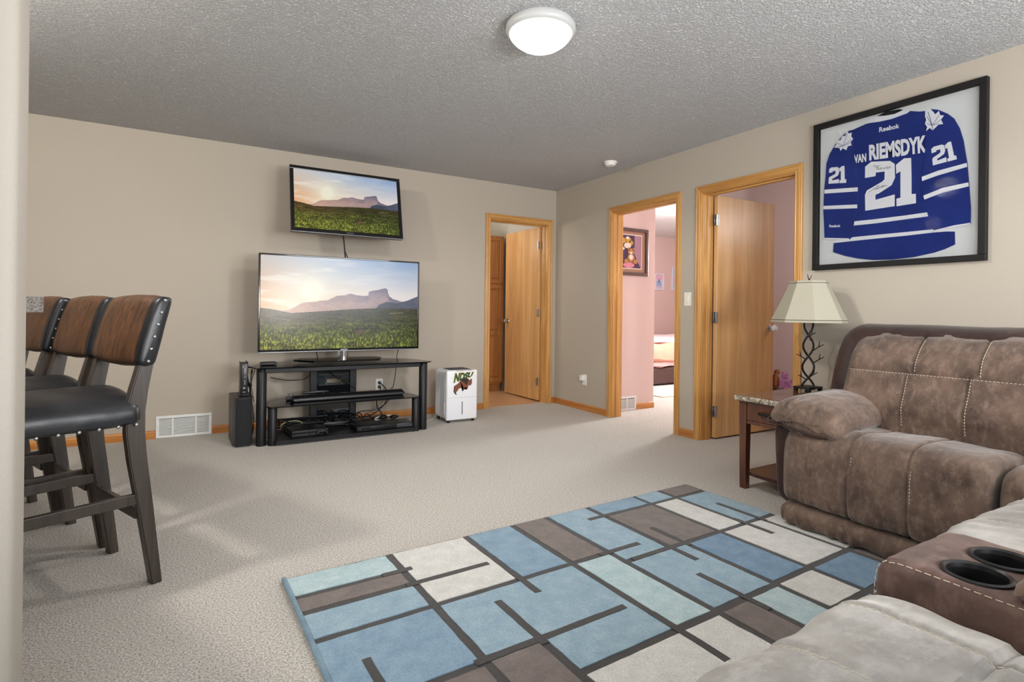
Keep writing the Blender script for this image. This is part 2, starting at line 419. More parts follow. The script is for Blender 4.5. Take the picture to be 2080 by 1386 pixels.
def bw(s, z, d): return (s, -d, z)      # back wall mapping
def rw(s, z, d): return (-d, s, z)      # right wall mapping
# casings: profile = (distance out from opening, height off the wall)
CP = [(0, 0), (0, .010), (.006, .015), (.014, .013), (.020, .017), (.036, .018), (.044, .014), (.050, .018), (.057, .016), (.057, 0)]
def casing(n, s0, s1, fn, axis):
    g = sthing('trim_%d' % n, fn((s0+s1)/2, 0, 0))
    def seg(f0, f1, nm, mat):
        t = bmesh.new(); A = [t.verts.new(f0(a, b)) for a, b in CP]; B = [t.verts.new(f1(a, b)) for a, b in CP]
        k = len(CP); t.faces.new(A); t.faces.new(list(reversed(B)))
        for i in range(k): t.faces.new((A[i], B[i], B[(i+1) % k], A[(i+1) % k]))
        bmesh.ops.recalc_face_normals(t, faces=t.faces[:]); m = MB(); m._add(t); m.build(nm, mat, g)
    zt = 2.040
    seg(lambda a, b: fn(s0-a, 0, b), lambda a, b: fn(s0-a, zt+a, b), 'side_casing', 'oak_trim_Z')
    seg(lambda a, b: fn(s0-a, zt+a, b), lambda a, b: fn(s1+a, zt+a, b), 'head_casing', 'oak_trim_'+axis)
    seg(lambda a, b: fn(s1+a, zt+a, b), lambda a, b: fn(s1+a, 0, b), 'side_casing', 'oak_trim_Z')
    # jamb lining and stops
    def jb(nm, p, q, mat):
        a = fn(*p); b = fn(*q); MB().box([min(x, y) for x, y in zip(a, b)], [max(x, y) for x, y in zip(a, b)], .001, 1).build(nm, mat, g)
    jb('jamb', (s0-.002, 0, .002), (s0+.008, zt+.002, -.123), 'oak_trim_Z'); jb('jamb', (s1-.008, 0, .002), (s1+.002, zt+.002, -.123), 'oak_trim_Z')
    jb('head_jamb', (s0+.008, zt-.008, .002), (s1-.008, zt+.006, -.123), 'oak_trim_'+axis)
    jb('door_stop', (s0+.008, 0, -.045), (s0+.018, zt-.008, -.082), 'oak_trim_Z'); jb('door_stop', (s1-.018, 0, -.045), (s1-.008, zt-.008, -.082), 'oak_trim_Z')
    jb('head_stop', (s0+.018, zt-.018, -.045), (s1-.018, zt-.008, -.082), 'oak_trim_'+axis)
    return g
casing(1, -.861, -.109, bw, 'X'); g2 = casing(2, -1.817, -.997, rw, 'Y'); casing(3, -2.903, -2.097, rw, 'Y')
MB().box((.05, -.99, 1.0), (.08, -1.006, 1.06), .001).build('strike_plate', 'steel', g2)
# baseboards
BP = [(0, 0), (.013, 0), (.013, .050), (.009, .062), (.004, .066), (0, .066)]
def baseboard(name, s0, s1, fn, axis, z0=0):
    m = MB(); m.prism(BP, s0, s1, lambda a, b, h: fn(h, b+z0, a)); m.build(name, 'oak_base_'+axis, kind='structure')
baseboard('baseboard_back', -8, -3.862, bw, 'X'); baseboard('baseboard_back', -3.466, -.918, bw, 'X'); baseboard('baseboard_back', -.052, 0, bw, 'X')
baseboard('baseboard_right', -.940, -.013, rw, 'Y'); baseboard('baseboard_right', -2.040, -1.874, rw, 'Y'); baseboard('baseboard_right', -6.6, -2.960, rw, 'Y')
baseboard('baseboard_bedroom', .541, .80, lambda s, z, d: (s, -.77-d, z), 'X')
baseboard('baseboard_bedroom', -.77, 2.05, lambda s, z, d: (.80+d, s, z), 'Y')
baseboard('baseboard_bedroom', .81, 4.9, lambda s, z, d: (s, 2.06-d, z), 'X')

# door leaves
def leaf(n, hinge, ang, wdt, mat='oak_door', knob='chrome', side=1, t=.035):
    g = sthing('door_%d' % n, (hinge[0], hinge[1], 0)); g.rotation_euler = (0, 0, ang)
    WM[g.name] = Matrix.Translation((hinge[0], hinge[1], 0)) @ Matrix.Rotation(ang, 4, 'Z')
    MB().box((0, -t/2, .015), (wdt, t/2, 2.032), .002, 1).build('door_panel', mat, g, local=True)
    return g
d1 = leaf(1, (-.125, .135), math.radians(90.7), .752)
d1['label'] = 'open oak slab door to the bathroom'
for z in (1.82, 1.03, .235):
    MB().box((-.012, .016, z-.045), (.010, .034, z+.045), .001, 1).tube([(-.003, .030, z-.046), (-.003, .030, z+.046)], .006, 8, False).build('hinge', 'steel', d1, local=True, smooth=True)
def knob_mb(x, z, s, glassy=False):
    rm = Matrix.Translation((x, s*.0175, z)) @ Matrix.Rotation(-s*PI/2, 4, 'X')
    return rm
for s in (1, -1):
    MB().lathe([(0, 0), (.032, 0), (.030, .006), (.011, .010), (.010, .030), (.022, .040), (.026, .052), (.022, .064), (0, .068)], 24, knob_mb(.69, .925, s)).build('door_handle', 'chrome', d1, local=True, smooth=True)
d3 = leaf(3, (.128, -2.127), math.radians(-.8), .752)
for z in (1.825, 1.016, .235):
    MB().box((-.020, -.024, z-.045), (.012, -.0172, z+.045), .001, 1).box((-.028, -.012, z-.045), (-.004, -.006, z+.045), .001, 1).tube([(-.004, -.024, z-.046), (-.004, -.024, z+.046)], .006, 8, False).build('hinge', 'steel', d3, local=True, smooth=True)
for s in (1, -1):
    h_ = MB().lathe([(0, 0), (.031, 0), (.030, .006), (.012, .010), (.010, .028)], 24, knob_mb(.69, .925, s)).build('door_handle', 'chrome', d3, local=True, smooth=True)
    m = MB().lathe([(.010, .026), (.020, .030), (.031, .046), (.031, .058), (.020, .074), (0, .078)], 8, knob_mb(.69, .925, s)); m.build('glass_knob', 'crystal', h_, local=True)

# ------------------------------------------------------------------ wall fittings
def vent(label, x0, x1, z1, ywall, bays):
    g = thing('wall_vent', label, 'vent', ((x0+x1)/2, ywall, 0), group=None)
    m = MB(); d = .010; fr = .022
    y0, y1 = ywall-d, ywall-.0005
    m.box((x0, y0, .001), (x1, y1, fr), .003).box((x0, y0, z1-fr), (x1, y1, z1), .003).box((x0, y0, fr), (x0+fr, y1, z1-fr), .003).box((x1-fr, y0, fr), (x1, y1, z1-fr), .003)
    for b in bays: m.box((b-.006, y0, fr), (b+.006, y1, z1-fr), .002)
    m.build('vent_frame', 'white_metal', g)
    MB().box((x0+fr, ywall-.002, fr), (x1-fr, ywall-.0006, z1-fr)).build('duct_opening', 'slot_dark', g)
    s = MB(); z = fr+.004
    while z < z1-fr-.004:
        s.box((x0+fr, y0+.001, z), (x1-fr, y0+.006, z+.0055), 0, rot=Matrix.Rotation(.5, 4, 'X')); z += .0098
    s.build('louver_slats', 'white_metal', g, kind='stuff')
    for x in (x0+.009, x1-.009): MB().ico((x, y0, z1*.55), (.0035, .002, .0035), 1).build('screw', 'steel', g)
vent('white metal return-air grille in the wall behind the bar stools', -3.860, -3.468, .176, 0, (-3.745, -3.582))
vent('small white floor-level grille on the pink bedroom wall', .16, .541, .150, -.77, (.29, .41))
def outlet(fn, s, z, label, mat='white_plastic'):
    g = thing('wall_outlet', label, 'outlet', fn(s, z, 0))
    a, b = fn(s-.035, z-.057, 0.0), fn(s+.035, z+.057, .006)
    MB().box([min(p, q) for p, q in zip(a, b)], [max(p, q) for p, q in zip(a, b)], .003).build('cover_plate', mat, g)
    for dz in (-.02, .02):
        a, b = fn(s-.017, z+dz-.014, 0.006), fn(s+.017, z+dz+.014, .0075)
        MB().box([min(p, q) for p, q in zip(a, b)], [max(p, q) for p, q in zip(a, b)], .001).build('socket', mat, g)
    return g
outlet(bw, -2.056, .326, 'white outlet plate on the wall behind the TV stand')
outlet(rw, -.566, .325, 'white outlet plate low on the wall between corner and pink-room doorway')
g = thing('plug_in_adapter', 'small square white adapter plugged into the outlet beside the doorway', 'adapter', (-.0075, -.55, .35))
MB().box((-.045, -.578, .318), (-.0076, -.524, .375), .006).build('adapter_body', 'white_plastic', g, smooth=True)
MB().box((-.047, -.566, .335), (-.0452, -.536, .350), .0008).build('adapter_panel', 'almond_plastic', g)
for k, dz in enumerate((-.02, .02)):
    g = thing('power_plug', ('upper' if dz > 0 else 'lower')+' black power plug in the outlet behind the TV stand', 'plug', (-2.056, -.008, .326+dz))
    MB().lathe([(0, 0), (.015, 0), (.015, .02), (.009, .034), (0, .036)], 16, Matrix.Translation((-2.056, -.0078, .326+dz)) @ Matrix.Rotation(PI/2, 4, 'X')).build('plug_body', 'black_plastic', g, smooth=True)
g = thing('light_switch', 'almond light switch between the two right-hand doorways', 'light switch', (0, -1.954, 1.168))
MB().box((-.006, -1.991, 1.110), (0, -1.917, 1.226), .003).build('cover_plate', 'almond_plastic', g)
MB().box((-.011, -1.966, 1.140), (-.006, -1.942, 1.196), .002, rot=Matrix.Rotation(.06, 4, 'Y')).build('switch_lever', 'almond_plastic', g)
for z in (1.124, 1.212): MB().ico((-.006, -1.954, z), (.0015, .003, .003), 1).build('screw', 'almond_plastic', g)
g = thing('smoke_detector', 'round white smoke detector on the ceiling near the right wall', 'smoke detector', (-.30, -1.29, H))
MB().lathe([(0, H-.036), (.040, H-.036), (.047, H-.030), (.049, H-.018), (.049, H-.016)], 36, Matrix.Translation((-.30, -1.29, 0))).build('detector_cap', 'white_plastic', g, smooth=True)
MB().lathe([(.049, H-.018), (.060, H-.014), (.062, H-.001), (0, H-.001)], 36, Matrix.Translation((-.30, -1.29, 0))).build('detector_base', 'white_plastic', g, smooth=True)
# ceiling lamp
LX, LY = -2.190, -2.970
g = thing('ceiling_light', 'round flush-mount ceiling light with glowing white glass dome', 'ceiling light', (LX, LY, H))
tm = Matrix.Translation((LX, LY, 0))
MB().lathe([(0, H-.001), (.160, H-.001), (.168, H-.012), (.170, H-.030), (.166, H-.040), (.158, H-.046), (.150, H-.048), (.150, H-.040)], 64, tm).build('lamp_ring', plain('lamp_ring_paint', 'B9B9B7', .4), g, smooth=True)
MB().lathe([(.152, H-.040), (.153, H-.048), (.146, H-.062), (.128, H-.082), (.100, H-.102), (.064, H-.120), (.034, H-.131), (.012, H-.136), (0, H-.137)], 64, tm).build('glass_dome', 'lamp_glass', g, smooth=True)
light('ceiling_lamp_bulb', 'SPOT', (LX, LY, H-.25), 56, (1.0, .975, .94), .09, target=(LX, LY, 0), cone=176)
light('ceiling_lamp_glow', 'POINT', (LX, LY, H-.25), 2.2, (1.0, .98, .96), .10)
# wooden knob at the left border of the view, fixed to the foreground wall
MB().lathe([(0, 0), (.012, 0), (.010, .010), (.016, .022), (.019, .034), (.015, .046), (0, .050)], 24, Matrix.Translation((-4.035, -3.70, 1.038)) @ Matrix.Rotation(PI/2, 4, 'X')).build('knob', 'oak_base_Y', fgw, smooth=True)
def stitches(mb, pts, seg=.008, gap=.006, r=.0013, smooth=True):
    P_ = [Vector(p) for p in pts]
    if smooth and len(P_) > 2:
        q = []
        for i in range(len(P_)-1):
            p0 = P_[max(i-1, 0)]; p1 = P_[i]; p2 = P_[i+1]; p3 = P_[min(i+2, len(P_)-1)]
            for j in range(8):
                u = j/8; q.append(.5*((2*p1)+(-p0+p2)*u+(2*p0-5*p1+4*p2-p3)*u*u+(-p0+3*p1-3*p2+p3)*u**3))
        q.append(P_[-1]); P_ = q
    L = [0]
    for a, b in zip(P_, P_[1:]): L.append(L[-1]+(b-a).length)
    def at(t):
        j = 0
        while j < len(L)-2 and L[j+1] < t: j += 1
        return P_[j].lerp(P_[j+1], (t-L[j])/max(1e-9, L[j+1]-L[j]))
    t = 0
    while t+seg < L[-1]:
        mb.tube([at(t), at(t+seg)], r, 4, False); t += seg+gap
def bm_parts(t):
    m = MB(); m._add(t); return m

# ------------------------------------------------------------------ sectional: recliner seat along the right wall
sxyz = lambda a, b, c: (a, c, b)
g = thing('recliner_sofa', 'brown suede recliner section with padded arm, against the wall under the framed jersey', 'sofa', (-.6, -3.95, 0))
SY = (-3.80, -4.075)         # seam positions
def seat_disp(a, b, c, na, nb, s):
    d = wr(a, b, c, 5, 21, .010, .003)
    for y in (-3.850, -4.085): d -= .010*groove(c-y, .006)
    d += .012*math.cos((c+3.95)*2*PI/.27) if False else 0
    mid = abs((c+3.945)/.42); d -= .010*mid**4
    # small puckers running off the bottom seam
    if na < -.5 and b < .22: d += .004*math.sin(c*95+3*math.sin(c*31))*max(0, (.22-b)/.1)
    return d
t = loft([(-1.045, .124), (-1.095, .135), (-1.105, .22), (-1.105, .36), (-1.075, .475), (-.98, .505), (-.80, .500), (-.45, .47), (-.45, .115)], -3.525, -4.350, sxyz, .05, 96, 110, seat_disp)
bm_parts(t).build('seat_cushion', 'suede', g, smooth=True)
def kick_disp(a, b, c, na, nb, s): return wr(a, b, c, 6, 24, .008, .003) + (.005*math.sin(c*80+2.5*math.sin(c*23))*(1 if na < -.4 else 0))
t = loft([(-1.06, .021), (-1.100, .023), (-1.112, .06), (-1.108, .108), (-1.05, .122), (-.6, .122), (-.6, .021)], -3.530, -4.352, sxyz, .03, 64, 110, kick_disp)
bm_parts(t).build('footrest_panel', 'suede', g, smooth=True)
t = loft([(-1.0, .015), (-1.03, .30), (-1.045, .50), (-.95, .53), (-.3, .54), (-.12, .50), (-.10, .015)], -3.445, -3.72, sxyz, .03, 64, 30, lambda a, b, c, na, nb, s: wr(a, b, c, 5, 18, .006, .002))
bm_parts(t).build('arm_side', 'brown_leather', g, smooth=True)
def arm_disp(a, b, c, na, nb, s):
    d = wr(a, b, c, 6, 22, .009, .003)
    f = max(0, 1-abs(c+1.12)/.22)
    d += .007*f*math.sin(a*130+1.5*math.sin(a*41))
    return d
def arm_warp(p):
    f = max(0, min(1, (-.62-p.x)/.5)); return Vector((p.x, p.y, p.z-.045*f*f-.02*max(0, min(1, (p.x+.5)/.2))))
t = loft([(-3.435, .540), (-3.428, .59), (-3.48, .638), (-3.60, .660), (-3.72, .640), (-3.80, .575), (-3.80, .505), (-3.74, .478), (-3.60, .485), (-3.50, .505)], -1.105, -.40, lambda a, b, c: (c, a, b), .085, 80, 70, arm_disp, warp=arm_warp)
bm_parts(t).build('arm_pad', 'suede', g, smooth=True)
m = MB().tube([(-.95, -3.432, .535), (-1.07, -3.44, .508), (-1.09, -3.50, .500), (-1.095, -3.60, .488), (-1.09, -3.70, .472), (-1.05, -3.775, .478), (-.9, -3.80, .50)], .007, 8)
m.build('arm_piping', 'brown_leather', g, smooth=True)
t = loft([(-.66, .05), (-.655, .55), (-.60, .76), (-.53, .905), (-.45, .985), (-.28, 1.01), (-.08, .93), (-.05, .05)], -3.475, -4.43, sxyz, .085, 72, 60, lambda a, b, c, na, nb, s: wr(a, b, c, 4, 18, .008, .002))
bm_parts(t).build('back_frame', 'brown_leather', g, smooth=True)
def back_disp(a, b, c, na, nb, s):
    d = wr(a, b, c, 4.5, 19, .014, .004)
    zs = .775
    if na < -.2:
        d -= .010*groove(b-zs, .007)
        for y in ((-3.90, -4.155) if b > zs else (-3.875, -4.125)): d -= .009*groove(c-y, .006)
        d += .006*math.sin((b-zs)*30)
    return d
t = loft([(-.68, .42), (-.705, .55), (-.675, .70), (-.625, .80), (-.575, .89), (-.50, .955), (-.38, .95), (-.30, .80), (-.40, .42)], -3.585, -4.425, sxyz, .055, 110, 130, back_disp)
bm_parts(t).build('back_cushion', 'suede', g, smooth=True)
def surf_front(prof_x, y, zs): return [(x, y, z) for x, z in zip(prof_x, zs)]
st = MB()
for y in (-3.850, -4.085):
    st_pts = [(-1.062, y-.012, .155), (-1.083, y-.012, .22), (-1.091, y-.012, .30), (-1.087, y-.012, .38), (-1.070, y-.012, .43), (-1.030, y-.012, .472), (-.97, y-.012, .490)]
    stitches(st, [(p[0]-.010, p[1], p[2]+(.004 if p[2] > .43 else 0)) for p in st_pts])
st.build('stitching', 'stitch', g, kind='stuff')
# project stitch lines on the back cushion by ray casting
def project(mesh_obj, pts, d, off=.0012):
    mw = WM[mesh_obj.name]; inv = mw.inverted(); out = []
    for p in pts:
        o_ = inv @ Vector(p); dd = inv.to_3x3() @ Vector(d)
        ok, loc, nrm, _ = mesh_obj.ray_cast(o_, dd)
        if ok: out.append(mw @ loc - Vector(d).normalized()*off)
    return out
bpy.context.view_layer.update()
bc = [o for o in g.children if o.name.startswith('back_cushion')][0]; sc_ = [o for o in g.children if o.name.startswith('seat_cushion')][0]
st = MB(); rg = lambda a, b, n: [a+(b-a)*i/(n-1) for i in range(n)]
stitches(st, project(bc, [(-1, y, .765) for y in rg(-3.61, -4.43, 50)], (1, 0, 0)), smooth=False)
for y in (-3.90, -4.155): stitches(st, project(bc, [(-1, y-.012, z) for z in rg(.78, .935, 16)], (1, 0, 0)), smooth=False)
for y in (-3.875, -4.125): stitches(st, project(bc, [(-1, y-.012, z) for z in rg(.765, .52, 20)], (1, 0, 0)), smooth=False)
st.build('stitching', 'stitch', g, kind='stuff')

# corner wedge
g = thing('corner_wedge', 'brown suede corner wedge with curved double stitching beside the recliner seat', 'sofa', (-.6, -4.7, 0))
t = loft([(-1.02, .03), (-1.06, .20), (-1.065, .36), (-1.03, .465), (-.92, .492), (-.76, .480), (-.73, .03)], -4.360, -5.15, sxyz, .05, 72, 60, lambda a, b, c, na, nb, s: wr(a, b, c, 5, 20, .009, .003))
wd_ = bm_parts(t).build('seat_cushion', 'suede', g, smooth=True)
bpy.context.view_layer.update(); st = MB()
for k in (0, .014):
    pr_ = project(wd_, [(-1.3, -4.47-k, .16), (-1.3, -4.47-k, .24), (-1.3, -4.472-k, .32), (-1.3, -4.478-k, .38), (-1.3, -4.487-k, .42)], (1, 0, 0)) + project(wd_, [(-1.0, -4.500-k, .9), (-.95, -4.515-k, .9), (-.88, -4.535-k, .9), (-.78, -4.56-k, .9), (-.6, -4.60-k, .9)], (0, 0, -1))
    stitches(st, pr_, .012, .006, .0016)
st.build('stitching', 'stitch', g, kind='stuff')
MB().box((-.73, -5.15, .02), (-.05, -4.445, .55), .05, 4).box((-.50, -5.15, .40), (-.05, -4.445, .97), .07, 4).build('back_frame', 'suede', g, smooth=True)
# rear run facing the TV wall: armless seats either side of the console
rfn = lambda a, b, c: (c, a, b)
def run_seat(label, x0, x1, top, seams, yf, nm='armless_seat', R=.055, tilt=0):
    g = thing(nm, label, 'sofa', ((x0+x1)/2, -5.0, 0))
    def dsp(a, b, c, na, nb, s):
        d = wr(a, b, c, 5, 17, .012, .004)
        for x in seams: d -= .009*groove(c-x, .005)
        if nb > .3 or na > .3: d += .0016*math.sin(c*70+1.2*math.sin(c*23+a*9))*max(0, 1-abs(a-yf)/.25)
        if nb > .5: d -= .012*groove(a-(yf-.262), .006)
        mid = abs((c-(x0+x1)/2)/((x1-x0)/2)); d -= .012*mid**4
        return d
    z = top
    t = loft([(yf-.01, .12), (yf+.012, .25), (yf+.012, z-.09), (yf-.020, z-.008), (yf-.13, z+.008), (yf-.30, z), (yf-.55, z-.04), (yf-.55, .12)], x0, x1, rfn, R, 110, 110, dsp, warp=lambda p: Vector((p.x, p.y, p.z-tilt*max(0, (x1-.15-p.x))*(p.z > .3))))
    sc_ = bm_parts(t).build('seat_cushion', 'pale_glare_suede', g, smooth=True)
    t = loft([(yf-.01, .012), (yf, .06), (yf-.01, .118), (yf-.05, .122), (yf-.55, .122), (yf-.55, .012)], x0+.004, x1-.004, rfn, .04, 48, 30, lambda a, b, c, na, nb, s: wr(a, b, c, 6, 20, .006, .002))
    bm_parts(t).build('footrest_panel', 'pale_glare_suede', g, smooth=True)
    t = loft([(yf-.52, .40), (yf-.50, .60), (yf-.56, .80), (yf-.62, .92), (yf-.74, .90), (yf-.80, .40)], x0+.01, x1-.01, rfn, .06, 64, 40, lambda a, b, c, na, nb, s: wr(a, b, c, 5, 20, .01, .003))
    bm_parts(t).build('back_cushion', 'pale_glare_suede', g, smooth=True)
    MB().box((x0+.01, yf-.93, .02), (x1-.01, yf-.70, .93), .05, 4).build('back_frame', 'brown_leather', g, smooth=True)
    bpy.context.view_layer.update(); st = MB()
    for x in seams: stitches(st, project(sc_, [(x-.010, y, 1) for y in rg(yf-.03, yf-.27, 24)], (0, 0, -1)), .008, .007, .0010, False)
    st.build('stitching', 'stitch', g, kind='stuff')
    return g
run_seat('pale glare-tinted suede seat section at the right edge, beyond the cup holder console', -2.165, -1.12, .560, (-1.96, -1.66, -1.4), -4.575, R=.03)
run_seat('pale glare-tinted suede seat section at the bottom of the view, nearest the camera', -3.17, -2.470, .520, (-2.79, -2.585), -4.598, R=.035, tilt=.045)
# console with two cup holders
g = thing('cup_holder_console', 'dark brown leather sofa console with two black cup holders', 'console', (-2.335, -5.05, 0))
t = loft([(-4.630, .02), (-4.625, .30), (-4.620, .52), (-4.635, .572), (-4.70, .572), (-5.0, .568), (-5.45, .566), (-5.50, .50), (-5.50, .02)], -2.468, -2.168, rfn, .022, 90, 30, lambda a, b, c, na, nb, s: wr(a, b, c, 6, 30, .003, .0012))
body = bm_parts(t)
tmp = body.build('console_body', 'console_leather', g, smooth=True)
cups = [(-2.392, -4.765), (-2.272, -4.765)]
for cx_, cy_ in cups:
    cut = MB().lathe([(0, .47), (.0465, .47), (.0465, .62), (0, .62)], 48, Matrix.Translation((cx_, cy_, 0))).build('cut', 'console_leather')
    bpy.context.view_layer.update()
    md = tmp.modifiers.new('b', 'BOOLEAN'); md.object = cut; md.operation = 'DIFFERENCE'; md.solver = 'EXACT'
    me = bpy.data.meshes.new_from_object(tmp.evaluated_get(bpy.context.evaluated_depsgraph_get())); tmp.modifiers.clear(); tmp.data = me
    bpy.data.objects.remove(cut, do_unlink=True)
for cx_, cy_ in cups:
    MB().lathe([(.044, .566), (.0455, .574), (.050, .5775), (.0545, .575), (.0555, .5695), (.050, .567), (.0455, .566), (.044, .48), (.040, .478), (0, .478), (0, .481), (.041, .481), (.0425, .52), (.044, .566)], 48, Matrix.Translation((cx_, cy_, 0))).build('cup_holder', 'black_plastic', g, smooth=True)
t = loft([(-4.835, .565), (-4.83, .598), (-4.87, .628), (-5.1, .63), (-5.35, .62), (-5.38, .565)], -2.470, -2.19, rfn, .03, 60, 30, lambda a, b, c, na, nb, s: wr(a, b, c, 8, 30, .004, .002))
bm_parts(t).build('storage_lid', 'suede', g, smooth=True)
MB().ico((-2.335, -4.838, .568), (.003, .003, .0015), 1).build('snap_button', 'brass', g)
bpy.context.view_layer.update(); st = MB()
stitches(st, project(tmp, [(-2.461, y, 1) for y in rg(-4.65, -5.3, 40)], (0, 0, -1)), .010, .005, .0010, False)
stitches(st, [(-2.460, -4.645, .5655), (-2.462, -4.632, .552), (-2.464, -4.626, .52), (-2.465, -4.626, .46), (-2.465, -4.628, .36)], .009, .005, .0010)
st.build('stitching', 'stitch', g, kind='stuff')

# ------------------------------------------------------------------ end table and lamp
tx0, tx1, ty0, ty1 = -.775, -.06, -3.395, -3.045
g = thing('end_table', 'dark wood end table with marble top between doorway and sofa', 'table', ((tx0+tx1)/2, (ty0+ty1)/2, 0))
MB().box((tx0-.022, ty0-.010, .527), (tx1+.02, ty1+.022, .5585), .006, 3).build('table_top', ['marble_edge'], g, smooth=True)
MB().box((tx0-.019, ty0-.008, .5586), (tx1+.017, ty1+.019, .5605), .0009, 1).build('top_surface', 'brown_marble', g)
for lx in (tx0, tx1-.05):
    for ly in (ty0, ty1-.05):
        m = MB(); m.box((lx, ly, .001), (lx+.05, ly+.05, .527), .003)
        for v in m.bm.verts:
            if v.co.z < .10: v.co.x = lx+.025+(v.co.x-lx-.025)*.8; v.co.y = ly+.025+(v.co.y-ly-.025)*.8
        m.build('leg', 'table_wood', g)
MB().box((tx0+.05, ty1-.022, .39), (tx1-.05, ty1-.004, .526), .002).box((tx0+.05, ty0+.004, .39), (tx1-.05, ty0+.022, .526), .002).box((tx1-.022, ty0+.05, .39), (tx1-.004, ty1-.05, .526), .002).build('apron', 'table_dark', g)
d = MB().box((tx0+.004, ty0+.052, .415), (tx0+.022, ty1-.052, .524), .002).build('drawer', 'table_wood', g)
m = MB(); yc = ty1-.052-.135
m.lathe([(0, 0), (.006, 0), (.005, .018), (0, .018)], 12, Matrix.Translation((tx0+.004, yc-.03, .468)) @ Matrix.Rotation(-PI/2, 4, 'Y')).lathe([(0, 0), (.006, 0), (.005, .018), (0, .018)], 12, Matrix.Translation((tx0+.004, yc+.03, .468)) @ Matrix.Rotation(-PI/2, 4, 'Y'))
m.box((tx0-.022, yc-.046, .458), (tx0-.012, yc+.046, .478), .004)
m.build('drawer_pull', 'iron', d, smooth=True)
MB().box((tx0+.006, ty0+.05, .392), (tx0+.026, ty1-.05, .413), .003).build('drawer_rail', 'table_wood', g)
MB().prism([(tx0+.03, ty0+.02), (tx0+.012, ty0+.1), (tx0+.008, (ty0+ty1)/2), (tx0+.012, ty1-.1), (tx0+.03, ty1-.02), (tx1-.02, ty1-.02), (tx1-.02, ty0+.02)], .085, .105, lambda a, b, h: (a, b, h)).build('lower_shelf', 'table_dark', g)

bx, by, bz = -.240, -3.150, .5615
g = thing('table_lamp', 'table lamp with twisted iron branch stem and cream shade on the end table', 'lamp', (bx, by, bz))
m = MB(); m.box((bx-.075, by-.055, bz+.018), (bx+.075, by+.055, bz+.030), .004)
for sx in (-1, 1):
    for sy in (-1, 1): m.box((bx+sx*.062-.011, by+sy*.042-.011, bz), (bx+sx*.062+.011, by+sy*.042+.011, bz+.020), .003)
m.build('lamp_base', 'black_metal', g, smooth=True)
rgt = Vector((RX.x, RX.y, 0)).normalized(); fwd = Vector((-rgt.y, rgt.x, 0))
zt = 1.005
def strand(ph, t):  # t 0..1
    k = t*PI*3.0+ph; amp = .040*(1-.35*t)
    return Vector((bx, by, 0))+rgt*amp*math.cos(k)+fwd*.020*math.sin(k)+Vector((0, 0, bz+.028+(zt-bz-.03)*t))
m = MB()
for ph in (0, PI): m.tube([strand(ph, i/24) for i in range(25)], .0068, 10, taper=.8)
m.tube([(bx, by, zt-.01), (bx, by, 1.262)], .005, 8, False)
m.build('branch_stem', 'iron', g, smooth=True)
def twig(t, ph, sx, l, s2=1):
    m = MB()
    a = strand(ph, t); b = a+rgt*sx*l*.55+Vector((0, 0, l*.35)); c = b+rgt*sx*l*.45+Vector((0, 0, l*.22)); d_ = b+rgt*sx*l*.10+Vector((0, 0, l*.55))
    m.tube([a, b, c], .0040, 6, taper=.5); m.tube([b, d_], .0034, 6, False, taper=.5); m.build('twig', 'iron', g, smooth=True)
twig(.11, PI, -1, .055); twig(.13, 0, 1, .060); twig(.36, PI, 1, .070); twig(.42, 0, -1, .060); twig(.55, 0, 1, .075); twig(.75, PI, 1, .060); twig(.70, 0, -1, .02)
hexw = lambda a: 1/max(.001, math.cos(((a+PI/8) % (PI/4))-PI/8))*.985
shd = [(.206, .998), (.208, 1.008), (.206, 1.012)] + [(.206-(.206-.104)*u**.96, 1.012+(1.250-1.012)*u) for u in rg(.05, 1, 12)] + [(.105, 1.262), (.102, 1.262), (.101, 1.25), (.203, 1.012), (.204, .998)]
sh = MB().lathe(shd, 64, Matrix.Translation((bx, by, 0)) @ Matrix.Rotation(.30, 4, 'Z'), wob=hexw).build('lamp_shade', 'shade', g, smooth=True)
for z, r in ((1.014, .2075), (1.248, .1055)):
    m = MB(); m.tube([(bx+r*hexw(a)*math.cos(a+.30), by+r*hexw(a)*math.sin(a+.30), z) for a in rg(0, 2*PI, 65)], .0016, 5, False)
    m.build('shade_trim', 'brown_leather', sh)
m = MB().tube([(bx, by, 1.258), (bx, by, 1.272)], .005, 8, False)
m.tube([Vector((bx, by, 1.268)), Vector((bx, by, 1.285))-rgt*.006, Vector((bx, by, 1.306))-rgt*.010], .0032, 6, taper=.5).tube([Vector((bx, by, 1.268)), Vector((bx, by, 1.283))+rgt*.008, Vector((bx, by, 1.300))+rgt*.018], .0030, 6, taper=.5)
m.build('finial', 'iron', g, smooth=True)
tag(MB().box((-.115, -3.10, .5606), (-.070, -3.02, .5695), .002).build('remote_control', 'black_plastic'), 'small flat black remote on the marble table behind the lamp', 'remote control')

# ------------------------------------------------------------------ rug
RT = math.radians(1.9)
g = thing('area_rug', 'blue, cream and taupe block-pattern area rug in front of the sofa', 'rug', (-1.042, -2.880, 0), 0)
def rp(u, v, z): return (-1.042+u*math.cos(RT)+v*math.sin(RT), -2.880+u*math.sin(RT)-v*math.cos(RT), z)
RW, RH = 2.278, 1.60
def rbox(m, u0, u1, v0, v1, z0, z1, bev=.0, wav=.0):
    n = max(2, int((u1-u0)/.04)); k = max(2, int((v1-v0)/.04))
    poly = [(u0+(u1-u0)*i/n, v0) for i in range(n)]+[(u1, v0+(v1-v0)*i/k) for i in range(k)]+[(u1-(u1-u0)*i/n, v1) for i in range(n)]+[(u0, v1-(v1-v0)*i/k) for i in range(k)]
    if wav: poly = [(u+wav*noise.noise(Vector((u*38, v*38, 3))), v+wav*noise.noise(Vector((u*38+9, v*38, 1)))) for u, v in poly]
    m.prism(poly, z0, z1, rp)
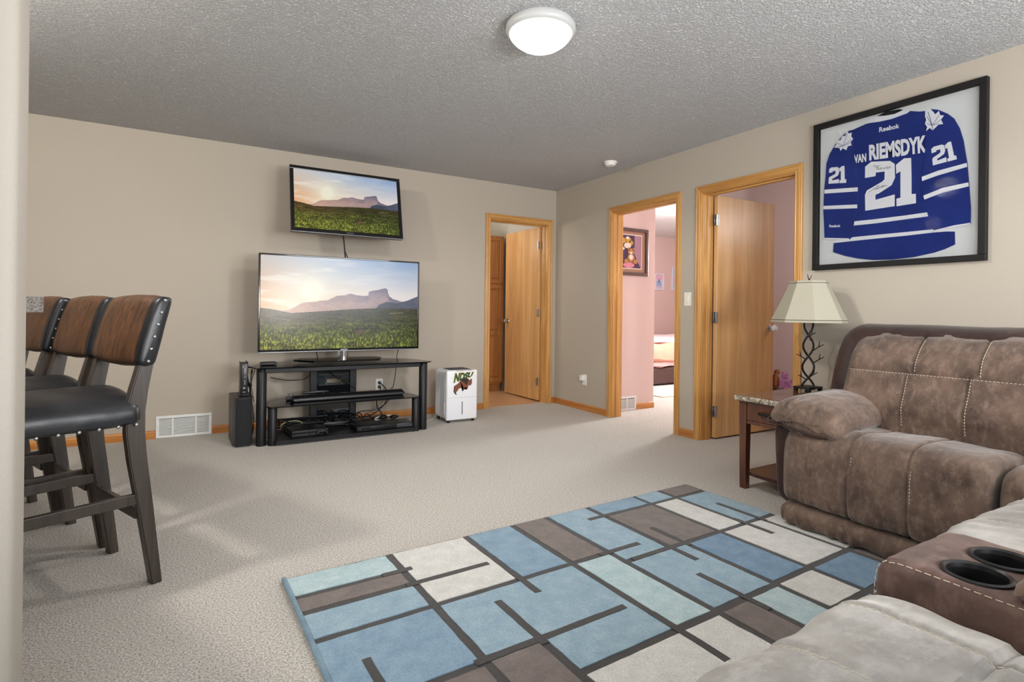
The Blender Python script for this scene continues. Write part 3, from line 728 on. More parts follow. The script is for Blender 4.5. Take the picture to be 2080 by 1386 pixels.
m = MB(); rbox(m, -RW, 0, 0, RH, .0005, .0100); m.build('rug_ground', 'pile_dark', g)
# cells in (u0,u1,v0,v1,colour); the joints between are the dark ground
V1, V2, V3, V4, V5, V5b, V6, V6b, V7, V8, V9 = -1.868, -1.505, -1.251, -1.050, -.781, -.879, -.440, -.688, -.243, -.124, -1.666
cells = [(-RW, V1, 0, .166, 'aqua'), (-RW, V1, .166, .287, 'taupe'), (-RW, V1, .287, .468, 'sky'), (-RW, V1, .468, .83, 'blue'), (-RW, V1, .83, RH, 'taupe'),
 (V1, V2, 0, .466, 'cream'), (V2, V3, 0, .466, 'blue'), (V1, V3, .466, .8365, 'sky'), (V9, V3, .8055, 1.015, 'sky'), (V1, V9, .821, 1.25, 'taupe'),
 (V3, V4, 0, .466, 'taupe'), (V3, V4, .466, 1.01, 'aqua'), (V4, V5, 0, .569, 'sky'), (V4, V6b, .569, 1.005, 'sky'),
 (V5, V6, 0, .137, 'blue'), (V6, V7, 0, .137, 'sky'), (V7, 0, 0, .137, 'taupe'), (V5, V6, .137, .569, 'taupe'), (V6, V7, .137, .569, 'cream'), (V7, 0, .137, .569, 'sky'),
 (V6b, V6, .569, .998, 'deep'), (V6, V8, .569, .992, 'cream'), (V8, 0, .569, .992, 'cream'),
 (V9, V4, 1.015, RH, 'cream'), (V1, V9, 1.25, RH, 'sky'), (V4, V5b, 1.01, RH, 'taupe'), (V5b, V6b, 1.005, RH, 'aqua'), (V6b, V6, .998, 1.215, 'cream'), (V6, V8, .992, 1.215, 'deep'), (V6b, V6, 1.215, RH, 'blue'), (V6, 0, 1.215, RH, 'cream'), (V8, 0, .992, 1.215, 'taupe')]
stubs = [('h', .166, -1.95, -1.83), ('h', .287, -1.9, -1.545), ('v', V2, .40, .585), ('v', V9, .558, .85), ('h', .821, -1.90, -1.300), ('h', .466, -1.10, -.870), ('h', .137, -.885, -.7),
 ('v', V5, .5, .712), ('h', .569, -1.012, -.7), ('v', V5b, .795, 1.1), ('v', V6b, .368, .60), ('v', V7, .5, .716), ('v', V8, .315, .60), ('v', V3, .9, 1.200), ('v', -2.165, .634, .9)]
hw = .0155
for u0, u1, v0, v1, c in cells:
    m = MB(); a, b, c0, d = u0+(hw if u0 > -RW else .004), u1-(hw if u1 < 0 else .002), v0+(hw if v0 > 0 else .004), v1-(hw if v1 < RH else .002)
    m2 = MB(); rbox(m, a, b, c0, d, .0102, .0135, wav=.0035); m.build('pile_block', 'pile_'+c, g); m2.bm.free()
for k, p, a, b in stubs:
    m = MB(); rbox(m, *( (a, b, p-hw*.9, p+hw*.9) if k == 'h' else (p-hw*.9, p+hw*.9, a, b)), .0136, .0146 if k == 'h' else .0151, wav=.0025); m.build('pile_line', 'pile_dark', g)
MB().tube([rp(-RW-.004, v, .011+.003*math.sin(v*7)) for v in rg(-.004, RH, 30)], .0095, 10).build('edge_binding', 'binding', g, smooth=True)
MB().tube([rp(u, -.002, .006) for u in rg(-RW, 0, 30)], .005, 6).build('side_binding', 'pile_dark', g, smooth=True)

# ------------------------------------------------------------------ bar stools
ANG = math.radians(23.5)
def stool_proto():
    g = thing('bar_stool', '', 'stool', (-3.837, -2.517, 0), ANG, 'leather bar stools along the counter')
    def legpath(y, pts, w, nm):
        m = MB(); t = bmesh.new(); rings = []
        for x, z, hx in pts:
            rings.append([t.verts.new((x-hx/2, y-w/2, z)), t.verts.new((x+hx/2, y-w/2, z)), t.verts.new((x+hx/2, y+w/2, z)), t.verts.new((x-hx/2, y+w/2, z))])
        for A, B in zip(rings, rings[1:]):
            for i in range(4): t.faces.new((A[i], A[(i+1) % 4], B[(i+1) % 4], B[i]))
        t.faces.new(rings[0]); t.faces.new(list(reversed(rings[-1]))); bmesh.ops.recalc_face_normals(t, faces=t.faces[:])
        bmesh.ops.bevel(t, geom=[e for e in t.edges if abs((e.verts[0].co-e.verts[1].co).z) > .01], offset=.004, segments=2, affect='EDGES')
        m._add(t); m.build(nm, 'stool_wood', g, local=True, smooth=True, ang=50)
    for y in (-.212, .212):
        legpath(y, [(.006, 0.001, .036), (-.010, .12, .041), (-.034, .30, .050), (-.060, .48, .058), (-.070, .58, .062), (-.070, .66, .062), (-.058, .74, .056), (-.034, .85, .046), (-.004, .98, .036), (.012, 1.06, .028)], .042, 'rear_leg')
        legpath(y, [(-.452, .001, .030), (-.448, .30, .040), (-.445, .60, .050), (-.445, .625, .050)], .042, 'front_leg')
    for y in (-.212, .212): MB().box((-.44, y-.012, .315), (-.055, y+.012, .355), .003).build('side_stretcher', 'stool_wood', g, local=True)
    MB().box((-.060, -.20, .255), (-.038, .20, .298), .003).build('rear_stretcher', 'stool_wood', g, local=True)
    MB().box((-.462, -.20, .20), (-.440, .20, .245), .003).build('foot_rail', 'stool_wood', g, local=True)
    # seat
    def sd(a, b, c, na, nb, s): return wr(a, b, c, 7, 20, .004, .0015)
    prof = [(-.245, .598), (-.252, .67), (-.225, .708), (-.12, .732), (0, .740), (.12, .732), (.225, .708), (.252, .67), (.245, .598)]
    t = loft(prof, -.500, -.052, lambda a, b, c: (c, a, b), .035, 72, 40, sd, it=2); mm = MB(); mm._add(t)
    seat = mm.build('seat', 'black_leather', g, local=True, smooth=True)
    # back rest: brown front, black wrapped sides
    def bp_(y, z, d):   # local surface of the curved back, d = depth toward the rear
        x = -.036+.062*((z-.83)/.26)**1.2 if z >= .83 else -.036
        return (x+d, y, z)
    t = loft([(-.018, .828), (-.038, .842), (-.036, .95), (-.034, 1.070), (-.016, 1.088), (.016, 1.088), (.028, 1.07), (.028, .842), (.014, .828)], -.246, .246, lambda a, b, c: bp_(c, b, a), .014, 64, 60, lambda a, b, c, na, nb, s: wr(a, b, c, 10, 30, .002, .001)+(.0 if na > 0 else .010*(1-(abs(c)/.25)**2)), it=2)
    mm = MB(); mm._add(t)
    back = mm.build('backrest', ['brown_hide', 'black_leather'], g, local=True, smooth=True, ang=60)
    for p in back.data.polygons:
        if abs(p.center.y) > .206: p.material_index = 1
    first = None
    for s in (-1, 1):
        for i in range(6):
            z = .846+i*.0455; mtx = Matrix.Translation((bp_(s*.247, z, -.004))) ; 
            if first is None: first = MB().ico((0, 0, 0), (.0062, .0040, .0062), 2).build('nail_head', 'steel', back, local=True, smooth=True); first.matrix_local = mtx
            else: share(first, 'nail_head', back, mtx)
    f2 = None
    for s in (-1, 1):
        for i in range(8):
            share(first, 'nail_head', seat, Matrix.Translation((-.075-i*.057, s*.2485, .617)))
    for i in range(7): share(first, 'nail_head', seat, Matrix.Translation((-.501, -.18+i*.06, .617)) @ Matrix.Rotation(PI/2, 4, 'Z'))
    return g
s0 = stool_proto(); s0['label'] = 'nearest bar stool, black leather seat and brown back, fully in view'
dup(s0, (-4.046, -2.040, 0), ANG, 'middle bar stool of three, brown back partly hidden by the nearest stool')
dup(s0, (-4.275, -1.575, 0), ANG, 'farthest bar stool, closest to the TV wall, behind the granite corner')
# bar counter: granite slab corner over a recessed half wall
ca = Vector((-3.985, -3.275)); dr = Vector((-.40, .916)).normalized(); nl = Vector((-dr.y, dr.x))   # nl toward the kitchen
g = thing('bar_counter', 'granite bar counter corner peeking out behind the foreground wall edge', 'counter', (ca.x, ca.y, 0))
q = [ca, ca+dr*1.95, ca+dr*1.95+nl*.62, ca+nl*.62]
MB().prism([(p.x, p.y) for p in q], 1.030, 1.072, lambda a, b, h: (a, b, h)).build('granite_top', 'granite', g)
q = [ca+nl*.32-dr*.0, ca+dr*1.93+nl*.32, ca+dr*1.93+nl*.46, ca+nl*.46-dr*.0]
MB().prism([(p.x, p.y) for p in q], .001, 1.0295, lambda a, b, h: (a, b, h)).build('half_wall', 'wall_paint', g)
# ------------------------------------------------------------------ landscape picture shown on both screens (colour per vertex)
def fbm(x, y, seed, octs=4, lac=2.0):
    rs = np.random.RandomState(seed); out = np.zeros_like(x); a = 1; tot = 0
    for o in range(octs):
        n = 64; g_ = rs.rand(n, n); fx = x*lac**o; fy = y*lac**o
        ix = np.floor(fx).astype(int); iy = np.floor(fy).astype(int); tx = fx-ix; ty = fy-iy
        tx = tx*tx*(3-2*tx); ty = ty*ty*(3-2*ty)
        g00 = g_[ix % n, iy % n]; g10 = g_[(ix+1) % n, iy % n]; g01 = g_[ix % n, (iy+1) % n]; g11 = g_[(ix+1) % n, (iy+1) % n]
        out += a*((g00*(1-tx)+g10*tx)*(1-ty)+(g01*(1-tx)+g11*tx)*ty); tot += a; a *= .55
    return out/tot
def landscape(nx, ny):
    u, v = np.meshgrid(np.linspace(0, 1, nx), np.linspace(0, 1, ny))   # v from top
    C = lambda *c: np.array(c)/255.
    def mixc(a, b, t): return a*(1-t[..., None])+b*t[..., None]
    sky = mixc(C(196, 208, 226), C(255, 226, 190), np.clip(v/.5, 0, 1)**1.1)
    right = mixc(C(150, 178, 216), C(240, 230, 226), np.clip(v/.42, 0, 1))
    sky = mixc(sky, right, np.clip((u-.30)/.6, 0, 1))
    left = mixc(C(222, 214, 208), C(244, 186, 138), np.clip(v/.5, 0, 1))
    sky = mixc(left, sky, np.clip((u+.02)/.38, 0, 1))
    cl = fbm(u*5+1, v*16, 3); sky = mixc(sky, np.broadcast_to(C(255, 248, 236), sky.shape), np.clip((cl-.52)*2.6, 0, .6)*np.clip(1.2-u*1.1, 0, 1))
    d = np.hypot((u-.30)*1.78, v-.36)
    sky = mixc(sky, np.broadcast_to(C(255, 250, 225), sky.shape), np.clip(np.exp(-(d/.10)**2)*1.2+.45*np.exp(-(d/.28)**2), 0, 1))
    img = sky
    ux = [0, .10, .17, .24, .30, .40, .45, .50, .53, .58, .62, .655, .66, .70, .765, .785, .79, .80, .83, .90, 1.0]
    vx = [.60, .60, .57, .50, .49, .46, .415, .405, .385, .40, .405, .405, .355, .345, .315, .325, .37, .41, .44, .47, .48]
    prof = np.interp(u, ux, vx)+.012*(fbm(u*40, v*0+2, 5)-.5)
    mt = v > prof
    mc = mixc(C(214, 172, 150), C(110, 106, 134), np.clip((u-.2)/.6, 0, 1)); mc = mixc(mc, C(214, 178, 160), np.clip((v-prof)/.20, 0, .55))
    mc = mc*(.92+.16*fbm(u*26, v*34, 9)[..., None]); img = np.where(mt[..., None], mc, img)
    p2 = np.interp(u, [0, .68, .73, .78, .86, .93, .97, 1.0], [.9, .60, .505, .47, .485, .45, .42, .40]); m2 = (v > p2)
    img = np.where(m2[..., None], mixc(C(70, 76, 92), C(92, 98, 118), np.clip((u-.8)/.2, 0, 1))*(.85+.3*fbm(u*30, v*30, 4)[..., None]), img)
    p3 = np.interp(u, [0, .08, .18, .30, .45, .60, .75, 1.0], [.555, .575, .61, .595, .575, .555, .545, .55])
    gr = v > p3; t = np.clip((v-p3)/(1-p3), 0, 1)
    far = mixc(C(158, 118, 70), C(106, 100, 58), np.clip(u*1.6, 0, 1)); near = mixc(C(92, 94, 40), C(62, 68, 32), np.clip(u, 0, 1))
    gc = mixc(far, near, np.clip(t*2.2, 0, 1))
    s = 1/(.12+t)
    n1 = fbm(u*9*s+3, (1/(.10+t))*5.5, 11, 4); n2 = fbm(u*150, v*52, 12, 3); n3 = fbm(u*30+4, v*36+2, 15, 5)
    sh = .50+.62*n1*(.4+.6*(1-t))+.52*n3*t+.55*n2*np.clip(t*1.6, .15, 1)
    sh = 1+(sh-1.06)*1.9
    gc = gc*np.clip(sh, .28, 1.75)[..., None]
    blade = np.clip((n2-.50)*5, 0, 1)*np.clip(t*2-.3, 0, 1); gc = gc*(1+.32*blade[..., None])+C(12, 12, 2)*blade[..., None]
    fl = (fbm(u*120, v*70, 21, 2) > .80) & (t > .72) & (((u > .60) & (u < .82)) | (u < .3)); gc = np.where(fl[..., None], C(226, 206, 70)*np.ones_like(gc), gc)
    rk = (np.abs(u-.605) < .035) & (np.abs(v-.815-.01*np.sin(u*90)) < .014); gc = np.where(rk[..., None], C(112, 78, 66)*np.ones_like(gc), gc)
    road = np.abs(v-(.60+.10*(.88-u))) < .004*(u > .80)*(u < .90); gc = np.where(road[..., None], C(140, 128, 98)*np.ones_like(gc), gc)
    img = np.where(gr[..., None], gc, img)
    img = np.clip(img, 0, 1); img = np.where(img <= .04045, img/12.92, ((img+.055)/1.055)**2.4)
    return img
NX, NY = 521, 294
img = landscape(NX, NY)
uu, vv = np.meshgrid(np.linspace(-.5, .5, NX), np.linspace(.5, -.5, NY))
co = np.stack([uu.ravel(), np.zeros(NX*NY), vv.ravel()], 1)
idx = np.arange(NX*NY).reshape(NY, NX)
fc = np.stack([idx[:-1, :-1].ravel(), idx[1:, :-1].ravel(), idx[1:, 1:].ravel(), idx[:-1, 1:].ravel()], 1)
scr = bpy.data.meshes.new('screen'); scr.vertices.add(len(co)); scr.vertices.foreach_set('co', co.ravel())
scr.loops.add(fc.size); scr.loops.foreach_set('vertex_index', fc.ravel()); scr.polygons.add(len(fc)); scr.polygons.foreach_set('loop_start', np.arange(0, fc.size, 4)); 
scr.update(calc_edges=True)
ca_ = scr.color_attributes.new('picture', 'FLOAT_COLOR', 'POINT'); ca_.data.foreach_set('color', np.concatenate([img.reshape(-1, 3), np.ones((NX*NY, 1))], 1).ravel())
w = Mat('screen_picture', '020202', .22, spec=.3); at = w.n('ShaderNodeAttribute', attribute_name='picture')
w.L.new(at.outputs['Color'], w.b.inputs['Emission Color']); w.b.inputs['Emission Strength'].default_value = .80; scr.materials.append(w.m)

def tv(label, c, wd, ht, bez, tilt, bottom=None, logo_u=.5):
    g = thing('television', label, 'television', c); g.rotation_euler = (tilt, 0, 0)
    WM[g.name] = Matrix.Translation(c) @ Matrix.Rotation(tilt, 4, 'X')
    MB().box((-wd/2, .001, -ht/2), (wd/2, .034, ht/2), .008, 3).box((-wd*.32, .03, -ht*.38), (wd*.32, .060, ht*.30), .012, 3).build('tv_body', 'black_gloss', g, local=True, smooth=True)
    bb = bottom or bez
    m = MB(); f = -.010
    m.box((-wd/2, f, ht/2-bez), (wd/2, .002, ht/2), .003).box((-wd/2, f, -ht/2), (wd/2, .002, -ht/2+bb), .003).box((-wd/2, f, -ht/2+bb), (-wd/2+bez, .002, ht/2-bez), .003).box((wd/2-bez, f, -ht/2+bb), (wd/2, .002, ht/2-bez), .003)
    m.build('bezel', 'black_gloss', g, local=True)
    s = bpy.data.objects.new('screen', scr); COL.objects.link(s); s.parent = g
    sw, shh = wd-2*bez, ht-bez-bb; s.location = (0, -.004, (bb-bez)/2); s.scale = (sw, 1, shh)
    MB().box((-sw/2, -.0030, -ht/2+bb), (sw/2, -.0005, ht/2-bez)).build('screen_backing', 'black_plastic', g, local=True)
    m = MB(); lw = .058; zc = -ht/2+bb*.5
    add_text(m, 'SAMSUNG', lambda u, v: (-lw/2+lw*u+(logo_u-.5)*wd, f-.0006, zc-.005+.010*v), .015)
    m.build('logo_lettering', 'steel', g, local=True)
    m = MB().box((-wd/2+.004, f-.0010, -ht/2-.001), (wd/2-.004, .03, -ht/2+.0035), .001); m.build('trim_strip', 'steel', g, local=True)
    return g
tb = tv('large flat TV showing a sunset meadow, standing on the black glass stand', (-2.503, -.45, 1.092), 1.338, .792, .014, 0, .022, .5)
MB().lathe([(.028, .625), (.028, .700)], 20, Matrix.Translation((-2.50, -.43, 0))).box((-2.545, -.42, .64), (-2.455, -.405, .78), .003).build('stand_neck', 'chrome', tb, smooth=True)
m = MB(); m.prism([(-2.835, -.285), (-2.20, -.285), (-2.165, -.42), (-2.235, -.60), (-2.77, -.60), (-2.90, -.42)][::-1], .6135, .628, lambda a, b, h: (a, b, h)); m.build('stand_base', 'black_gloss', tb)
tu = tv('smaller flat TV tilted down on the wall above the large TV', (-2.470, -.415, 1.958), .940, .578, .030, math.radians(-12.5), .034, .5)
g = thing('tv_wall_mount', 'black articulating arm holding the upper TV to the wall', 'wall mount', (-2.45, -.01, 1.95))
MB().box((-2.49, -.018, 1.80), (-2.41, -.0005, 2.10), .004).build('wall_plate', 'black_metal', g)
MB().tube([(-2.45, -.02, 1.95), (-2.33, -.18, 1.95), (-2.45, -.345, 1.95)], .016, 8, False).box((-2.475, -.345, 1.89), (-2.425, -.315, 2.01), .004).build('arm', 'black_metal', g)
tag(MB().tube([(-2.50, -.37, 1.70), (-2.487, -.36, 1.60), (-2.475, -.35, 1.50), (-2.46, -.34, 1.40)], .006, 6).tube([(-2.490, -.36, 1.60), (-2.47, -.35, 1.53), (-2.43, -.34, 1.46), (-2.42, -.33, 1.38)], .004, 6).build('hanging_cable', 'dark_cable', smooth=True), 'black cable hanging from the upper TV behind the large TV', 'cable')

# ------------------------------------------------------------------ TV stand
g = thing('tv_stand', 'black TV stand with glass shelves and round columns', 'tv stand', (-2.51, -.45, 0))
for x, y, r, h in ((-3.160, -.630, .036, .588), (-1.858, -.640, .036, .588), (-3.083, -.655, .033, .290), (-1.935, -.668, .033, .290)):
    MB().lathe([(0, .001), (r, .001), (r, h-.003), (r-.002, h), (0, h)], 32, Matrix.Translation((x, y, 0))).build('column', 'black_metal', g, smooth=True)
gl = [(-3.245, -.520), (-3.195, -.700), (-1.84, -.705), (-1.79, -.655), (-1.86, -.36), (-2.10, -.17), (-2.90, -.17), (-3.12, -.30)]
m = MB().prism(gl, .589, .598, lambda a, b, h: (a, b, h)); m.build('top_glass', 'black_glass', g)
MB().box((-3.14, -.655, .553), (-1.88, -.625, .5885), .004).box((-3.14, -.24, .553), (-1.88, -.21, .5885), .004).build('top_frame', 'black_metal', g)
gl2 = [(-3.125, -.640), (-3.10, -.705), (-1.925, -.712), (-1.895, -.64), (-1.93, -.44), (-2.12, -.22), (-2.88, -.22), (-3.08, -.44)]
MB().prism(gl2, .2905, .2985, lambda a, b, h: (a, b, h)).build('middle_glass', 'black_glass', g)
gl3 = [(-3.10, -.66), (-3.06, -.715), (-1.95, -.715), (-1.92, -.66), (-1.93, -.40), (-2.12, -.20), (-2.88, -.20), (-3.08, -.40)]
MB().prism(gl3, .012, .040, lambda a, b, h: (a, b, h)).build('bottom_shelf', 'black_metal', g)
for a, b in ((-2.735, -2.672), (-2.395, -2.335)): MB().box((a, -.235, .04), (b, -.195, .553), .006).build('rear_post', 'black_metal', g)
m = MB()
for a, b in (((-2.672, .04), (-2.395, .385)), ((-2.672, .445), (-2.395, .553)), ((-2.672, .385), (-2.60, .445)), ((-2.45, .385), (-2.395, .445))): m.box((a[0], -.218, a[1]), (b[0], -.212, b[1]))
m.build('rear_panel', 'smoked', g)
MB().tube([(-2.60, -.215, .415), (-2.585, -.215, .438), (-2.47, -.215, .438), (-2.452, -.215, .415), (-2.47, -.215, .392), (-2.585, -.215, .392), (-2.60, -.215, .415)], .004, 6, False).box((-2.672, -.222, .468), (-2.395, -.212, .474)).build('cable_slot_ring', 'black_metal', g)

def small(name, label, cat, parts, loc, rz=0):
    g = thing(name, label, cat, loc, rz)
    for nm, fn, mt in parts:
        m = MB(); fn(m); m.build(nm, mt, g, local=True, smooth=True)
    return g
small('media_box', 'small black streaming box on the left end of the TV stand', 'media box', [
    ('box_body', lambda m: m.box((-.058, -.045, .002), (.058, .045, .024), .006, 3), 'black_plastic'),
    ('front_band', lambda m: m.box((-.056, -.0468, .008), (.056, -.0452, .018), .0005, 1), 'slot_dark')], (-3.095, -.470, .599), .04)
sp = small('subwoofer', 'black subwoofer box standing on the carpet left of the TV stand', 'speaker', [
    ('speaker_cabinet', lambda m: m.prism([(-.068, .15), (-.068, -.13), (-.050, -.185), (-.004, -.198), (.060, -.178), (.072, -.12), (.072, .15)], .012, .372, lambda a, b, h: (a, b, h)), 'black_plastic'),
    ('grille_cloth', lambda m: m.prism([(-.046, -.1875), (-.004, -.2005), (.056, -.182), (.052, -.170), (-.004, -.188), (-.042, -.176)], .025, .362, lambda a, b, h: (a, b, h)), 'charcoal_fabric'),
    ('foot', lambda m: m.box((-.05, -.16, .001), (-.03, -.14, .012)).box((.03, -.16, .001), (.05, -.14, .012)).box((-.05, .10, .001), (-.03, .12, .012)).box((.03, .10, .001), (.05, .12, .012)), 'black_plastic')], (-3.288, -.435, 0), .03)
g = thing('router', 'upright black modem with white indicator marks on the subwoofer', 'router', (-3.272, -.47, .373), .0)
MB().box((-.026, -.075, .012), (.026, .075, .252), .006, 3).box((-.032, -.06, .0), (.032, .06, .013), .004).box((-.026, -.075, .248), (-.018, .075, .258), .002).box((.018, -.075, .248), (.026, .075, .262), .002).build('router_body', 'black_plastic', g, local=True, smooth=True)
for k, z in enumerate((.225, .212, .200, .188, .176, .146, .118, .106, .094)):
    MB().box((.001 if k else -.012, -.0770, z-.0022), (.006 if k else -.004, -.0752, z+.0022)).build('indicator', 'white_plastic', g, local=True)
MB().box((-.008, -.0770, .058), (.006, -.0752, .068)).box((-.012, -.0770, .030), (.010, -.0752, .0335)).build('label_mark', 'steel', g, local=True)
g = thing('soundbar', 'long black soundbar lying across the middle glass shelf', 'soundbar', (-2.46, -.50, .299), math.radians(1.0))
t = loft([(-.045, .001), (-.050, .014), (-.040, .034), (-.018, .046), (.030, .046), (.045, .030), (.045, .001)], -.475, .475, lambda a, b, c: (c, a, b), .02, 48, 24, it=2)
mm = MB(); mm._add(t); mm.build('soundbar_body', 'black_plastic', g, local=True, smooth=True)
MB().box((-.45, -.0495, .004), (.45, -.044, .012), .001).build('grille_strip', 'charcoal_fabric', g, local=True)
small('game_console', 'flat black game console on the bottom shelf, left side', 'game console', [
    ('lower_half', lambda m: m.box((-.138, -.150, .001), (.138, .150, .024), .002), 'black_metal'),
    ('upper_half', lambda m: m.box((-.138, -.158, .028), (.138, .145, .053), .002), 'black_metal'),
    ('gap_band', lambda m: m.box((-.135, -.148, .0235), (.135, .142, .0285)), 'black_gloss'),
    ('split_line', lambda m: m.box((-.008, -.1585, .002), (-.005, -.1575, .052)), 'black_gloss')], (-2.815, -.515, .041), .05)
g = thing('game_controller', 'black game controller resting on the edge of the game console', 'controller', (-2.72, -.660, .07))
MB().tube([(-2.755, -.672, .055), (-2.735, -.672, .075), (-2.70, -.672, .075), (-2.68, -.672, .055)], .011, 8).ico((-2.7175, -.684, .074), (.014, .006, .010), 2).build('controller_body', 'black_plastic', g, smooth=True)
small('disc_player', 'slim black disc player on the bottom shelf, right side', 'disc player', [
    ('player_case', lambda m: m.box((-.17, -.105, .002), (.17, .105, .040), .003), 'black_metal'),
    ('display_window', lambda m: m.box((-.165, -.1062, .008), (-.06, -.1048, .034)), 'black_gloss'),
    ('power_mark', lambda m: m.box((-.150, -.1072, .018), (-.142, -.1062, .024)), 'steel')], (-2.28, -.585, .041), .03)
small('flat_receiver', 'thin matte black receiver box at the right end of the bottom shelf', 'receiver', [
    ('receiver_case', lambda m: m.box((-.075, -.11, .001), (.075, .11, .034), .003), 'black_plastic'),
    ('front_panel', lambda m: m.box((-.070, -.1112, .005), (.070, -.1102, .028)), 'slot_dark')], (-2.03, -.570, .041), -.10)
small('headset', 'black and white headset lying behind the disc player', 'headset', [
    ('headband', lambda m: m.tube([(.11*math.cos(a), .055*math.sin(a), .012+.012*math.sin(a)) for a in rg(.3, 5.6, 20)], .008, 8), 'white_plastic'),
    ('ear_pad', lambda m: m.ico((.06, -.015, .022), (.045, .030, .018), 2).ico((-.03, .01, .024), (.040, .026, .018), 2), 'black_plastic')], (-2.10, -.395, .062), .1)
small('power_bar', 'black power strip lying on the bottom shelf among the cables', 'power strip', [
    ('strip_body', lambda m: m.box((-.15, -.025, .001), (.15, .025, .035), .005), 'black_plastic'),
    ('strip_plug', lambda m: m.box((-.10, -.018, .036), (-.065, .018, .070), .004).box((-.03, -.018, .036), (.0, .018, .060), .004).box((.05, -.018, .036), (.085, .018, .065), .004), 'charcoal_fabric')], (-2.60, -.33, .041), -.08)
g = thing('sensor_bar', 'small black camera bar on the middle shelf at the soundbar\'s left end', 'camera', (-2.90, -.43, .299))
MB().box((-2.955, -.45, .3), (-2.845, -.41, .330), .005).box((-2.83, -.44, .345), (-2.62, -.41, .362), .004).build('bar_body', 'black_plastic', g, smooth=True)
for x in (-2.935, -2.905, -2.79, -2.66): MB().tube([(x, -.43, .32), (x, -.43, .352)], .004, 6, False).ico((x, -.43, .352), .007, 1).build('bracket', 'steel', g)
def cable(label, pts, r=.004, mat='dark_cable'):
    return tag(MB().tube(pts, r, 6).build('cable', mat, smooth=True), label, 'cable')
cable('thin dark cable sagging across the wall behind the stand, upper left opening', [(-3.05, -.2, .47), (-3.0, -.2, .455), (-2.93, -.2, .44), (-2.86, -.2, .435), (-2.78, -.2, .44), (-2.72, -.19, .48)], .0035)
cable('thin black cable running down from the right side of the large TV to the soundbar', [(-1.93, -.25, .80), (-1.925, -.145, .64), (-1.93, -.13, .56), (-1.96, -.2, .46), (-2.03, -.34, .345), (-2.06, -.36, .34)], .0035)
cable('short black cable below the large TV, left of its neck', [(-2.72, -.40, .72), (-2.70, -.33, .66), (-2.67, -.25, .612)], .0035)
cable('thin black cable slanting behind the stand panel toward the soundbar', [(-2.60, -.24, .56), (-2.55, -.25, .48), (-2.48, -.27, .42), (-2.40, -.32, .37), (-2.38, -.36, .345)], .003)
cable('black power cord from the outlet dropping to the bottom shelf', [(-2.056, -.045, .345), (-2.02, -.08, .30), (-2.01, -.12, .24), (-2.05, -.17, .17), (-2.13, -.20, .11), (-2.22, -.24, .08), (-2.36, -.27, .07)], .005)
cable('second black power cord from the outlet curling to the bottom shelf', [(-2.056, -.045, .305), (-2.07, -.08, .26), (-2.11, -.12, .20), (-2.12, -.16, .14), (-2.10, -.22, .09), (-2.14, -.30, .07), (-2.30, -.33, .065)], .005)
cable('black cord crossing behind the right lower opening of the stand', [(-1.93, -.10, .27), (-1.98, -.14, .22), (-2.06, -.18, .16), (-2.16, -.20, .12), (-2.30, -.22, .12), (-2.40, -.26, .07)], .004)
cable('pale yellow cable looped behind the game console', [(-2.98, -.35, .06), (-2.985, -.38, .09), (-2.93, -.36, .115), (-2.86, -.36, .115), (-2.82, -.38, .095), (-2.83, -.36, .06), (-2.80, -.34, .05)], .004, 'pale_cable')
g = thing('cable_bundle', 'tangle of black cables along the back of the bottom shelf', 'cables', (-2.6, -.28, .045)); m = MB(); rs = random.Random(4)
for k in range(16):
    x = -3.0+rs.random()*.75; y = -.24-rs.random()*.14; pts = []
    for j in range(6): pts.append((x+j*.05*rs.choice((1, 1, -1)), y+rs.uniform(-.05, .05), .046+rs.random()*.085))
    m.tube(pts, rs.choice((.003, .004, .005)), 5)
m.build('black_cords', 'dark_cable', g, smooth=True, kind='stuff')
g = thing('cable_bundle', 'knot of thin cables hanging between the modem and the stand column', 'cables', (-3.21, -.40, .45)); m = MB(); rs = random.Random(9)
for k in range(9):
    a = (-3.255+rs.random()*.02, -.40, .40+rs.random()*.17); b = (-3.215+rs.uniform(-.01, .01), -.38, .43+rs.uniform(-.02, .02)); c = (-3.19+rs.uniform(-.015, .02), -.36, .10+rs.random()*.25 if k % 2 else .56)
    m.tube([a, b, c], .0028, 5)
for k in range(3): m.tube([(-3.215, -.38, .43), (-3.20-.01*k, -.36, .30), (-3.205+.01*k, -.35, .15), (-3.19, -.33, .03)], .003, 5)
m.ico((-3.215, -.385, .432), (.016, .008, .012), 1)
m.build('black_cords', 'dark_cable', g, smooth=True, kind='stuff')

# ------------------------------------------------------------------ dehumidifier
g = thing('dehumidifier', 'white dehumidifier with college bison decal beside the TV stand', 'dehumidifier', (-1.42, -.40, 0))
dx0, dx1, dy0, dy1, dz0, dz1 = -1.580, -1.268, -.535, -.245, .030, .490
m = MB(); t = bmesh.new(); bmesh.ops.create_cube(t, size=1)
for v in t.verts: v.co = Vector(((dx0+dx1)/2+v.co.x*(dx1-dx0), (dy0+.035+dy1)/2+v.co.y*(dy1-dy0-.035), (dz0+dz1)/2+v.co.z*(dz1-dz0-.006)))
bmesh.ops.bevel(t, geom=t.edges[:], offset=.018, segments=4, affect='EDGES'); m._add(t); m.build('rear_shell', 'appliance_white', g, smooth=True)
MB().box((dx0-.002, dy0, dz0-.006), (dx1+.002, dy0+.050, dz1), .014, 4).build('front_shell', 'appliance_white', g, smooth=True)
MB().box((dx0+.004, dy0-.0008, .233), (dx1-.004, dy0+.001, .2345)).build('panel_seam', 'steel', g)
MB().box((-1.428, dy0-.0015, .075), (-1.420, dy0+.001, .195), .003).build('water_window', 'slot_dark', g)
MB().box((dx0+.06, dy0+.07, dz1-.004), (dx1-.04, dy1-.05, dz1+.001), .002).build('top_vent', 'slot_dark', g)
